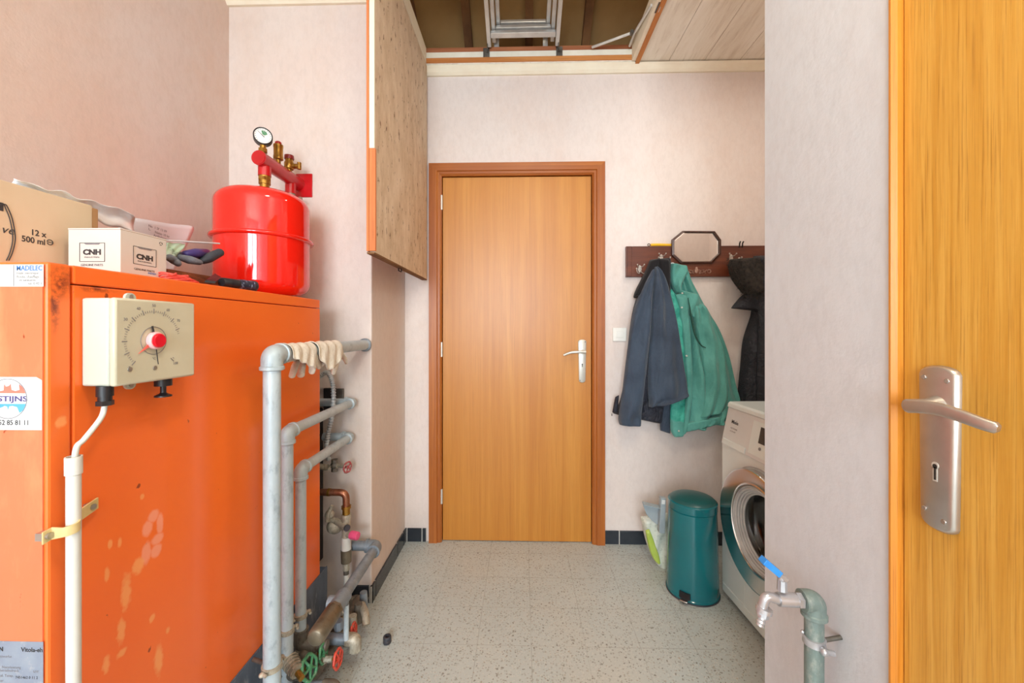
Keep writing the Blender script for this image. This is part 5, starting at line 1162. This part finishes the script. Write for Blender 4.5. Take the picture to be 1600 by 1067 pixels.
c = at(1088, 424, Y=RY); mb = MB().ball(c+Vector((0,-.002,.004)), .010, .003, .014).ball(c+Vector((0,-.002,.018)), .006, .003, .006)
for sg in (-1, 1):
    q = [c+Vector((sg*(.012+.014*t+.010*math.sin(t*6)), -.003, .010*math.cos(t*5.2)-.002)) for t in [k/14*3 for k in range(15)]]
    mb.sweep(q, .0022, 6)
    mb.torus(c+Vector((sg*.066,-.003,.0)), (0,1,0), .009, .0022, 16, 6)
mb.build('carved_ornament', M['carving'], parent=rack)
# yellow-handled thing lying on top of the rack
a = at(1018, 380.5, Y=YB-.02); b = at(1056, 381, Y=YB-.02); 
hb = thing('yellow_brush', ((a.x+b.x)/2, YB-.02, rt), 'yellow-handled tool with a hanging eye lying on top of the coat rack', 'tool')
zr = rt+.0085
MB().sweep(spline([Vector((a.x-.002, YB-.013, zr-.001)), Vector((a.x+.04, YB-.013, zr)), Vector((b.x, YB-.013, zr-.003))], 6), [.006]+[.0078]*11+[.005], 14, flat=1.0).build('handle', M['yellow'], parent=hb)
MB().torus((a.x-.012, YB-.013, zr), (0,1,0), .0065, .0018, 16, 8).build('hanging_eye', M['hook_d'], parent=hb)
# ------------------------------------------------------------------ garments
def garment(rows, Y, depth, m, name, parent, nc=26, nr=30, back=.004, edge=.35, sub=1):
    # rows: (left px, left py, right px, right py) from top to bottom; depth(s,t): bulge towards the room
    n = len(rows)
    def row(t):
        f = t*(n-1); i = min(int(f), n-2); u = f-i
        P = [rows[max(0, i-1)], rows[i], rows[i+1], rows[min(n-1, i+2)]]
        return [.5*((2*b)+(c-a)*u+(2*a-5*b+4*c-d)*u*u+(3*b-a-3*c+d)*u**3) for a, b, c, d in zip(*P)]
    F_, B_ = [], []
    for i in range(nr+1):
        t = i/nr; x0, y0, x1, y1 = row(t)
        for j in range(nc+1):
            s = j/nc
            p = at(x0+(x1-x0)*s, y0+(y1-y0)*s, Y=Y)
            e = (1-abs(2*s-1)**3)**edge; e2 = min(1, t/.06+.25, (1-t)/.03+.45)
            F_.append(p+Vector((0, -max(.003, depth(s, t)*e*e2), 0))); B_.append(p+Vector((0, back*e*0, 0)))
    w = nc+1; N = len(F_); vs = F_+B_
    fs = [(i*w+j, i*w+j+1, (i+1)*w+j+1, (i+1)*w+j) for i in range(nr) for j in range(nc)]
    fs += [(N+(i+1)*w+j, N+(i+1)*w+j+1, N+i*w+j+1, N+i*w+j) for i in range(nr) for j in range(nc)]
    fs += [(j, N+j, N+j+1, j+1) for j in range(nc)]+[(nr*w+j+1, N+nr*w+j+1, N+nr*w+j, nr*w+j) for j in range(nc)]
    fs += [((i+1)*w, N+(i+1)*w, N+i*w, i*w) for i in range(nr)]+[(i*w+nc, N+i*w+nc, N+(i+1)*w+nc, (i+1)*w+nc) for i in range(nr)]
    return MB().add(vs, fs).build(name, m, parent=parent, smooth=80, sub=sub)
S3 = lambda x, y: (930+x/2.963, 340+y/2.963)
def R3(*a): return [S3(r[0], r[1])+S3(r[2], r[3]) for r in a]
sn = math.sin
# green jacket (behind the navy one at its edge)
gj = thing('green_jacket', at(1100, 684, Y=YB-.03), 'faded green padded jacket hanging on the coat rack below the mirror', 'jacket')
GYb = YB-.028
garment(R3((345,222,412,220),(338,300,428,262),(345,380,455,320),(352,480,508,420),(358,600,570,520),(358,720,612,640),(352,850,645,775),(350,925,662,855),(352,965,640,890),(420,978,600,922)), GYb,
    lambda s, t: (.045+.055*t)*(1+.20*sn(s*17+t*3)+.12*sn(s*31-t*7)+.08*sn(t*33+s*9)*sn(s*5+t*4)), M['green'], 'body', gj, 44, 48)
garment(R3((342,340,352,330),(340,420,388,400),(345,500,404,480),(350,620,416,600),(352,740,420,720),(348,860,418,840),(346,940,414,930),(350,985,408,985)), GYb-.075,
    lambda s, t: .020*(1+.22*sn(t*46)+.12*sn(s*9+t*21)), M['teal_lin'], 'quilted_lining', gj, 12, 60)
garment(R3((372,356,420,345),(388,450,432,440),(402,560,440,550),(412,680,446,670),(418,790,446,780),(414,880,440,880),(404,960,428,962),(398,1008,414,1000)), GYb-.085,
    lambda s, t: .020*(1+.15*sn(t*30)), M['green'], 'placket', gj, 10, 40)
garment(R3((345,212,418,222),(340,236,422,252),(342,272,405,290),(350,310,392,330),(366,352,402,362)), GYb-.045,
    lambda s, t: .045*(1+.25*sn(s*7+t*5)), M['green'], 'collar', gj, 14, 16)
garment(R3((388,335,470,352),(400,372,484,392),(415,410,470,440),(432,450,462,480)), GYb-.075,
    lambda s, t: .028*(1+.25*sn(s*8+t*8)), M['green'], 'storm_flap', gj, 14, 14)
garment(R3((452,400,500,398),(448,470,540,470),(462,540,565,540),(480,620,590,620),(495,720,600,720),(498,820,606,800),(488,890,600,862),(470,925,585,900)), GYb-.075,
    lambda s, t: .038*(1+.22*sn(s*11+t*6)+.14*sn(t*17-s*6)), M['green'], 'sleeve', gj, 22, 36)
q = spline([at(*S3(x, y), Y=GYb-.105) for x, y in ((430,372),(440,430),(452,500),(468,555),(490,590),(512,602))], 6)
MB().sweep(q, [.003+.004*sn(PI*i/(len(q)-1)) for i in range(len(q))], 8, flat=.6).build('armhole_crease_shade', M['green_shade'], parent=gj, smooth=60)  # dark strip paints the shade in the armhole crease
garment(R3((415,948,590,912),(412,962,608,915),(412,980,602,930),(416,992,560,958)), GYb-.088, lambda s, t: .026*(1+.08*sn(s*30)), M['green'], 'hem_band', gj, 24, 8)
garment(R3((350,925,412,940),(346,960,414,970),(350,990,412,1000),(366,1016,404,1012)), GYb-.08, lambda s, t: .022, M['green'], 'placket_end', gj, 10, 10)
for x, y in ((402, 416), (388, 988), (404, 350), (424, 640)):
    c = at(*S3(x, y), Y=GYb-.1125); MB().lathe(c, (0,-1,0), [(.0045,-.006),(.0045,.001),(.003,.002),(0,.002)], 14).build('snap', M['snap'], parent=gj)
# navy jacket
nj = thing('navy_jacket', at(1010, 664, Y=YB-.03), 'navy blue work jacket with black corduroy collar hanging beside the green jacket', 'jacket')
NY = YB-.03
garment(R3((205,330,300,300),(175,420,340,420),(158,520,352,520),(146,640,352,640),(132,760,352,760),(112,850,350,850),(96,880,345,905),(80,905,345,960)), NY,
    lambda s, t: .07*(1+.1*sn(s*15+t*4)), M['navy_lin'], 'lining', nj, 26, 30)
garment(R3((262,235,285,232),(222,310,268,300),(186,400,262,380),(166,480,258,470),(152,580,250,570),(138,690,240,680),(126,790,226,790),(113,880,216,890),(106,930,212,930),(112,958,208,964)), NY-.075,
    lambda s, t: (.030+.02*t)*(1+.16*sn(s*7+t*6)+.09*sn(t*23+s*5)+.07*sn(s*14-t*11)*sn(t*9)), M['navy'], 'sleeve', nj, 20, 44)
garment(R3((272,228,290,226),(266,300,325,290),(262,390,352,380),(258,480,372,470),(250,580,390,570),(244,680,406,670),(242,760,420,752),(244,820,427,806),(246,850,424,826),(246,876,330,852)), NY-.085,
    lambda s, t: (.030+.035*t)*(1+.20*sn(s*9-t*4)+.12*sn(t*19+s*8)*sn(t*5)+.07*sn(s*17+t*7)), M['navy'], 'front_panel', nj, 26, 44)
garment(R3((252,196,340,188),(238,230,344,230),(214,280,344,290),(186,335,342,350),(176,372,336,400)), NY-.012, lambda s, t: .062*(1+.1*sn(s*9+t*3)), M['navy_blk'], 'corduroy_collar', nj, 20, 18)
garment(R3((250,200,300,186),(236,235,290,222),(214,285,262,275),(184,340,228,330),(176,368,200,362)), NY-.062, lambda s, t: .030, M['navy_blk'], 'collar_fold', nj, 12, 16)
garment(R3((286,190,340,192),(290,240,344,240),(300,300,344,310),(322,360,344,370),(334,400,342,404)), NY-.07, lambda s, t: .034, M['navy_blk'], 'collar_fold', nj, 10, 16)
garment(R3((300,850,348,848),(300,900,348,900),(298,950,348,960),(300,985,348,1000)), NY-.05, lambda s, t: .022, M['navy'], 'back_hem', nj, 8, 14)
garment(R3((92,830,110,820),(84,870,106,870),(78,902,104,905)), NY-.04, lambda s, t: .012, M['navy_lin'], 'zip_edge', nj, 6, 8)
c = at(*S3(77, 907), Y=NY-.05); MB().box(c+Vector((-.002,-.002,-.012)), c+Vector((.002,.002,.0))).build('zip_puller', M['steel_dark'], parent=nj)
c = at(*S3(356, 214), Y=NY-.06); o = MB().sweep(spline([c+Vector((-.012,.02,-.004)), c+Vector((0,0,.004)), c+Vector((.012,-.004,-.002))], 5), .0035, 8).build('hanging_loop', M['label'], parent=gj)
# black coat with fur hood
bc = thing('black_coat', at(1175, 630, Y=YB-.03), 'black quilted winter coat with fur-trimmed hood at the end of the coat rack', 'coat')
KY = YB-.03
garment([(1160,412,1235,405),(1166,440,1250,440),(1172,470,1258,470),(1172,492,1262,500),(1160,530,1268,540),(1156,570,1272,580),(1153,600,1276,620),(1151,640,1280,660),(1150,690,1284,700)], KY,
    lambda s, t: .085*(1+.13*abs(sn(t*14+s*1.5))+.07*sn(s*15+t*5)), M['coat_blk'], 'body', bc, 26, 44)
garment([(1170,455,1192,452),(1158,462,1196,468),(1148,473,1198,480),(1141,482,1196,488)], KY-.05, lambda s, t: .035*(1+.1*sn(s*8)), M['coat_blk'], 'hood_brim', bc, 14, 10)
garment([(1140,405,1196,402),(1137,416,1200,412),(1140,432,1202,430),(1150,448,1204,446),(1163,462,1204,460)], KY-.05, lambda s, t: .055, M['fur'], 'fur_trim', bc, 14, 14)
fur = MB(); rnd = random.Random(3)
for k in range(620):
    t = rnd.random(); x0 = 1137+26*max(0, t-.25)*1.3; px = x0+(1198-x0)*rnd.random()**1.3; py = 403+62*t
    e = (px-x0)/60; c = at(px, py, Y=KY-.05-.05*min(1, (e*6)**.5+.1))
    d = Vector((rnd.uniform(-1,.5)-(.8 if e < .12 else 0), -rnd.uniform(.2,.9), rnd.uniform(-.9,.7))).normalized(); L = rnd.uniform(.010,.020)
    m_ = c+d*L*.5+Vector((0,0,-.002)); fur.sweep([c, m_, c+d*L+Vector((0,0,-.005))], [.0014,.0010,.0002], 4, False)
tag(fur.build('fur_hair', M['fur'], parent=bc, smooth=60, recalc=False), kind='stuff')
garment([(1176,400,1240,398),(1180,440,1245,440),(1184,500,1250,500),(1182,560,1255,560),(1180,640,1262,640)], KY-.075, lambda s, t: .035*(1+.18*sn(t*30)), M['coat_blk'], 'sleeve', bc, 14, 40)
# light switch
a = at(957, 533, Y=YB); b = at(978, 512, Y=YB)
sw = thing('light_switch', ((a.x+b.x)/2, YB, a.z), 'white square light switch between the door frame and the navy jacket', 'switch')
MB().box((a.x, YB-.010, a.z), (b.x, YB-.0005, b.z)).build('plate', M['switch'], parent=sw, bevel=.002)
a = at(962, 527.5, Y=YB); b = at(973, 517, Y=YB); MB().box((a.x, YB-.014, a.z), (b.x, YB-.0102, b.z)).build('rocker', M['switch'], parent=sw, bevel=.0015)

# ------------------------------------------------------------------ pedal bin
bxx, byy = .762, 1.795; bR0, bR1 = .109, .100
bz1 = .372
bin_ = thing('pedal_bin', (bxx, byy, 0), 'petrol green enamelled pedal bin standing beside the washing machine', 'bin')
MB().lathe((bxx,byy,.004), (0,0,1), [(bR0-.004,-.003),(bR0+.001,0),(bR0+.001,.008),(bR0-.001,.010),(bR1,bz1-.004-.004),(bR1-.004,bz1-.004)], 56).build('body', M['bin_green'], parent=bin_, smooth=40)
MB().lathe((bxx,byy,0), (0,0,1), [(bR0-.006,.0005),(bR0+.003,.001),(bR0+.003,.0065),(bR0-.003,.0068)], 56).build('base_ring', M['rubber'], parent=bin_, smooth=40)
MB().lathe((bxx,byy,bz1+.001), (0,0,1), [(bR1-.003,0),(bR1+.002,.001),(bR1+.002,.030),(bR1-.004,.0345)], 56).build('lid_band', M['bin_green'], parent=bin_, smooth=40)
MB().lathe((bxx,byy,bz1+.0355), (0,0,1), [(bR1-.004,0),(bR1-.010,.006),(bR1*.7,.013),(bR1*.35,.017),(0,.0185)], 56).build('lid', M['bin_lid'], parent=bin_, smooth=60)
pa_ = math.radians(197)
q = at(1056, 902, Y=1.745)
dpx = Vector((-.62,-.78,0)).normalized(); sd = Vector((dpx.y,-dpx.x,0)); pcx = Vector((bxx,byy,0))+dpx*(bR0+.002)
MB().hexa([pcx+sd*s*.022+dpx*o+Vector((0,0,z)) for z in (.020,.044) for s, o in ((-1,-.006),(1,-.006),(1,.004),(-1,.004))]).build('pedal_slot', M['black'], parent=bin_, smooth=0)
MB().hexa([pcx+sd*s*.016+dpx*o+Vector((0,0,z)) for z in (.014,.020) for s, o in ((-1,.004),(1,.004),(1,.022),(-1,.022))]).build('pedal', M['chrome'], parent=bin_, bevel=.002)
# bag with a dustpan leaning out, behind the bin
bag = thing('packaging_bag', at(1025, 884, Z=0), 'white and lime plastic bag slumped on the floor behind the pedal bin', 'bag')
BYb = 1.96
def bagpart(rows, nm, m, Y, dd):
    garment(rows, Y, dd, m, nm, bag, 16, 20)
bagpart([(1000,806,1043,800),(1004,826,1046,822),(1009,846,1049,842),(1016,864,1050,866),(1024,879,1050,882),(1030,882,1048,884)], 'white_side', M['bag_w'], BYb+.04, lambda s, t: .05*(1+.12*sn(s*11+t*13)))
bagpart([(1008,828,1014,826),(1011,845,1020,840),(1015,860,1026,856),(1021,873,1030,870),(1027,879,1031,880)], 'lime_side', M['bag_g'], BYb+.0, lambda s, t: .016)
dpn = thing('dustpan', at(1020, 820, Y=BYb-.03), 'grey plastic dustpan upended beside the pedal bin on the bag', 'dustpan')
Yd = BYb-.03
P = [at(px, py, Y=Yd) for px, py in ((1003.5,784),(1006,792),(1010,803),(1018,813),(1029,821.5),(1030,812),(1030,800),(1030,790),(1017,788))]
MB().prism(P, (0,.004,0)).build('pan', M['pan_grey'], parent=dpn, smooth=0, bevel=.001)
P2_ = [at(px, py, Y=Yd-.028) for px, py in ((1004,783.5),(1031,790),(1031,795),(1012,792),(1005,789))]
mb = MB(); a = [at(px, py, Y=Yd) for px, py in ((1003.5,784),(1030,790))]; b = [p+Vector((0,-.03,-.004)) for p in a]
mb.hexa([a[0], a[1], b[1], b[0], a[0]+Vector((0,0,.003)), a[1]+Vector((0,0,.003)), b[1]+Vector((0,0,.003)), b[0]+Vector((0,0,.003))]).build('rim', M['pan_grey'], parent=dpn, smooth=0, bevel=.0008)
P = [at(px, py, Y=Yd-.032) for px, py in ((1033,778),(1041,779),(1039,834),(1030,833))]
MB().prism(P, (0,.030,0)).build('handle', M['pan_grey'], parent=dpn, smooth=0, bevel=.002)
P = [at(px, py, Y=Yd-.0335) for px, py in ((1034.5,781),(1039.5,781.5),(1039,788),(1034,787.5))]
MB().prism(P, (0,.0012,0)).build('handle_label', M['label'], parent=dpn, smooth=0)

# ------------------------------------------------------------------ washing machine (local frame: origin at the far front corner on the floor)
wm = thing('washing_machine', (.879, 1.765, 0), 'white front-loading washing machine with a chrome door ring beside the pedal bin', 'washing machine')
wm.rotation_euler = (0, 0, math.radians(3.0))
W, D, HH = .60, .60, .85
# local axes: +x into the recess, -y along the front towards the camera
def wb(mb, name, m, par=None, **kw):
    o = mb.build(name, m, local=True, **kw); o.parent = par or wm; return o
zp_ = .668; tilt = .026
mb = MB(); prof_ = [(0,.028),(D,.028),(D,HH-.022),(tilt,HH-.022),(0,zp_)]
cy_, cz_ = -.262, .415
def holed_plate(x0, x1, R):
    zl, zh, yl, yh = .028, zp_-.001, -W, 0
    ang = [2*PI*k/64 for k in range(64)]+[math.atan2(z-cz_, y-cy_) % (2*PI) for y in (yl, yh) for z in (zl, zh)]
    ang = sorted(ang); n = len(ang); vs = []
    for x in (x0, x1):
        for a in ang: vs.append((x, cy_+R*math.cos(a), cz_+R*math.sin(a)))
        for a in ang:
            c_, s_ = math.cos(a), math.sin(a); t = min([v for v in ((yh-cy_)/c_ if c_ > 1e-9 else 9, (yl-cy_)/c_ if c_ < -1e-9 else 9, (zh-cz_)/s_ if s_ > 1e-9 else 9, (zl-cz_)/s_ if s_ < -1e-9 else 9)])
            vs.append((x, cy_+t*c_, cz_+t*s_))
    fs = []
    for i in range(n):
        j = (i+1) % n
        fs += [(i, j, n+j, n+i), (2*n+i, 2*n+j, 3*n+j, 3*n+i), (i, j, 2*n+j, 2*n+i), (n+i, n+j, 3*n+j, 3*n+i)]
    return MB().add(vs, fs)
wb(holed_plate(0, .02, .158), 'front_plate', M['white_enamel'], smooth=30)
zz1 = zp_-.001
wb(MB().box((.0202,-.02,.028),(D,0,zz1)).box((.0202,-W,.028),(D,-W+.02,zz1)).box((.0202,-W+.02,.028),(D,-.02,.05)).box((D-.02,-W+.02,.05),(D,-.02,zz1)), 'cabinet', M['white_enamel'], smooth=0)
wb(MB().prism([(-.006, 0, zp_), (D, 0, zp_), (D, 0, HH-.024), (tilt, 0, HH-.024)], (0,-W,0)), 'control_fascia', M['washer_grey'], smooth=0, bevel=.004)
wb(MB().prism([(tilt-.004, .001, HH-.0235), (D, .001, HH-.0235), (D, .001, HH), (tilt+.006, .001, HH), (tilt-.001, .001, HH-.008)], (0,-W-.002,0)), 'top_lid', M['white_enamel'], smooth=0, bevel=.003)
def fac(y, h, o=0):    # point on the fascia: y along the front (0 = far edge), h height fraction
    z = zp_+(HH-.024-zp_)*h; x = -.006+(tilt+.006)*h; n = Vector((-(HH-.024-zp_), 0, tilt+.006)).normalized()
    return Vector((x, -y, z))+n*o
upv = (fac(0,1)-fac(0,0)).normalized()
wm['org'] = (0,0,0)
def wtext(s, size, y, h, m, bold=.0): 
    t = text(s, size, fac(y, h, .0008), (0,-1,0), upv, m, 'lettering', wm, depth=.0001, bold=bold); return t
wtext('Miele', .022, .046, .62, M['ink'], .0003); wtext('SOFTTRONIC', .008, .047, .48, M['ink_grey'])
wtext('W 1714 WPS', .007, .047, .40, M['ink_grey'])
def fpan(y0, y1, h0, h1, o0, o1, nm, m, **kw):
    wb(MB().hexa([fac(y0,h0,o0), fac(y1,h0,o0), fac(y1,h0,o1), fac(y0,h0,o1), fac(y0,h1,o0), fac(y1,h1,o0), fac(y1,h1,o1), fac(y0,h1,o1)]), nm, m, smooth=0, **kw)
fpan(.185, .57, .10, .90, .0002, .0015, 'control_panel', M['white_enamel'], bevel=.0006)
fpan(.235, .34, .42, .80, .0017, .0028, 'display', M['display'])
fpan(.015, .170, .02, .17, .0004, .006, 'drawer_grip', M['white_enamel'], bevel=.002)
for k, (y, h) in enumerate(((.25,.3),(.29,.3),(.33,.3))):
    wb(MB().cyl(fac(y,h,.0016), fac(y,h,.004), .006), 'button', M['ink_grey'])
wb(MB().cyl(fac(.46,.5,.0016), fac(.46,.5,.022), .026, .023, 32), 'programme_dial', M['chrome'])
# door: chrome ring, glass bowl, gasket
ax = (-1,0,0)
wb(MB().torus((.002, cy_, cz_), ax, .226, .003, 64, 8), 'door_recess_line', M['gasket'])
door = wb(MB().lathe((-.001, cy_, cz_), ax, [(.216,0),(.220,.008),(.2215,.028),(.219,.033),(.214,.034),(.170,.018),(.162,.019),(.158,.014),(.158,.0)], 72, caps=False), 'door_ring', M['chrome'], smooth=40)
wb(MB().lathe((0, cy_, cz_), ax, [(.1575,-.018),(.1575,.014),(.154,.018),(.151,.010),(.151,-.018)], 72, caps=False), 'inner_ring', M['gasket'], par=door, smooth=40)
for r_, o_ in ((.147,.008),(.1405,.001),(.134,-.006),(.1275,-.013)):
    wb(MB().torus((-o_, cy_, cz_), ax, r_, .0048, 60, 10), 'gasket_fold', M['gasket'], par=door)
def bowl(o_): return [(.126-o_,-.014-o_),(.121-o_,-.018-o_),(.115-o_,-.030-o_),(.108-o_,-.045-o_),(.098-o_,-.056-o_),(.07-o_,-.064-o_),(.0,-.067-o_)]
pr_ = bowl(0); pr2 = [(max(0, r+.004), h-.004) for r, h in bowl(0)][::-1]; pr2[0] = (0, pr2[0][1])
wb(MB().lathe((0, cy_, cz_), ax, pr_+pr2+pr_[:1], 64, caps=False), 'glass_bowl', M['glass'], par=door, smooth=60, recalc=True)
wb(MB().lathe((0, cy_, cz_), ax, [(.157,-.05),(.157,-.06),(.20,-.10),(.20,-.40),(0,-.40),(0,-.402),(.202,-.402),(.202,-.099),(.159,-.058),(.159,-.05),(.157,-.05)], 60, caps=False), 'drum', M['drum'], smooth=40)
# plinth flap and lower panel
wb(MB().box((.004, -.595, .0285), (-.0035, -.005, .062)), 'plinth_strip', M['white_enamel'], smooth=0, bevel=.002)
wb(MB().box((-.0012, -.16, .075), (.001, -.045, .185)), 'filter_flap', M['white_enamel'], smooth=0, bevel=.0006)
wb(MB().box((-.0012, -.30, .075), (.001, -.175, .185)), 'lower_panel', M['white_enamel'], smooth=0, bevel=.0006)
for x, y in ((.04,-.04),(.04,-.56),(.56,-.04),(.56,-.56)):
    wb(MB().cyl((x,y,.0003), (x,y,.0279), .02, .018), 'foot', M['rubber'])
# ------------------------------------------------------------------ light
def area(name, loc, rot, sx, sy_, power, col=(1,1,1)):
    l = bpy.data.lights.new(name, 'AREA'); l.shape = 'RECTANGLE'; l.size = sx; l.size_y = sy_; l.energy = power; l.color = col
    o = bpy.data.objects.new(name, l); COL.objects.link(o); o.location = loc; o.rotation_euler = rot; return o
area('window_daylight', ((WX0+WX1)/2, YR-.12, (WZ0+WZ1)/2), (PI/2, 0, 0), 1.4, 1.5, 142, (.82,.92,1))
lp = thing('ceiling_lamp', (.20, .15, ZC-.06), 'round white ceiling lamp above the passage', 'lamp')
MB().lathe((.20,.15,ZC-.06), (0,0,1), [(.10,0),(.15,.02),(.16,.05),(.15,.0595)], 32).build('base', M['white_enamel'], parent=lp)
l = bpy.data.lights.new('ceiling_lamp_light', 'AREA'); l.shape = 'DISK'; l.size = .3; l.energy = 13; l.color = (1,.86,.66)
o = bpy.data.objects.new('ceiling_lamp_light', l); COL.objects.link(o); o.location = (.20,.15,ZC-.065)
recess_fill = thing('ceiling_lamp', (1.05, 1.35, ZC-.06), 'added round ceiling lamp filling the washing machine recess with light', 'lamp')  # unseen lamp, added to lighten the recess and the wall breast
MB().lathe((1.05,1.35,ZC-.06), (0,0,1), [(.10,0),(.13,.02),(.14,.05),(.13,.0595)], 32).build('base', M['white_enamel'], parent=recess_fill)
l = bpy.data.lights.new('recess_fill_light', 'AREA'); l.shape = 'DISK'; l.size = .24; l.energy = 6; l.color = (1,.92,.82)
o = bpy.data.objects.new('recess_fill_light', l); COL.objects.link(o); o.location = (1.05,1.35,ZC-.065)
l = bpy.data.lights.new('attic_fill_light', 'POINT'); l.energy = 5.0; l.color = (1,.9,.72); l.shadow_soft_size = .1  # fill light added to brighten the attic, no fitting modelled
o = bpy.data.objects.new('attic_fill_light', l); COL.objects.link(o); o.location = (.1, 1.3, 3.3)
w = bpy.data.worlds.new('world'); S.world = w; w.use_nodes = True
w.node_tree.nodes['Background'].inputs['Color'].default_value = (.82,.91,1,1); w.node_tree.nodes['Background'].inputs['Strength'].default_value = 1.5
S.view_settings.view_transform = 'Standard'; S.view_settings.look = 'None'; S.view_settings.exposure = 0.12; S.view_settings.gamma = 1; S.view_settings.use_curve_mapping = False
try:
    S.cycles.max_bounces = 10; S.cycles.diffuse_bounces = 6; S.cycles.use_denoising = True; S.cycles.caustics_reflective = False; S.cycles.caustics_refractive = False; S.cycles.sample_clamp_indirect = 6
except Exception: pass
for o in S.objects:
    if 'org' in o: del o['org']
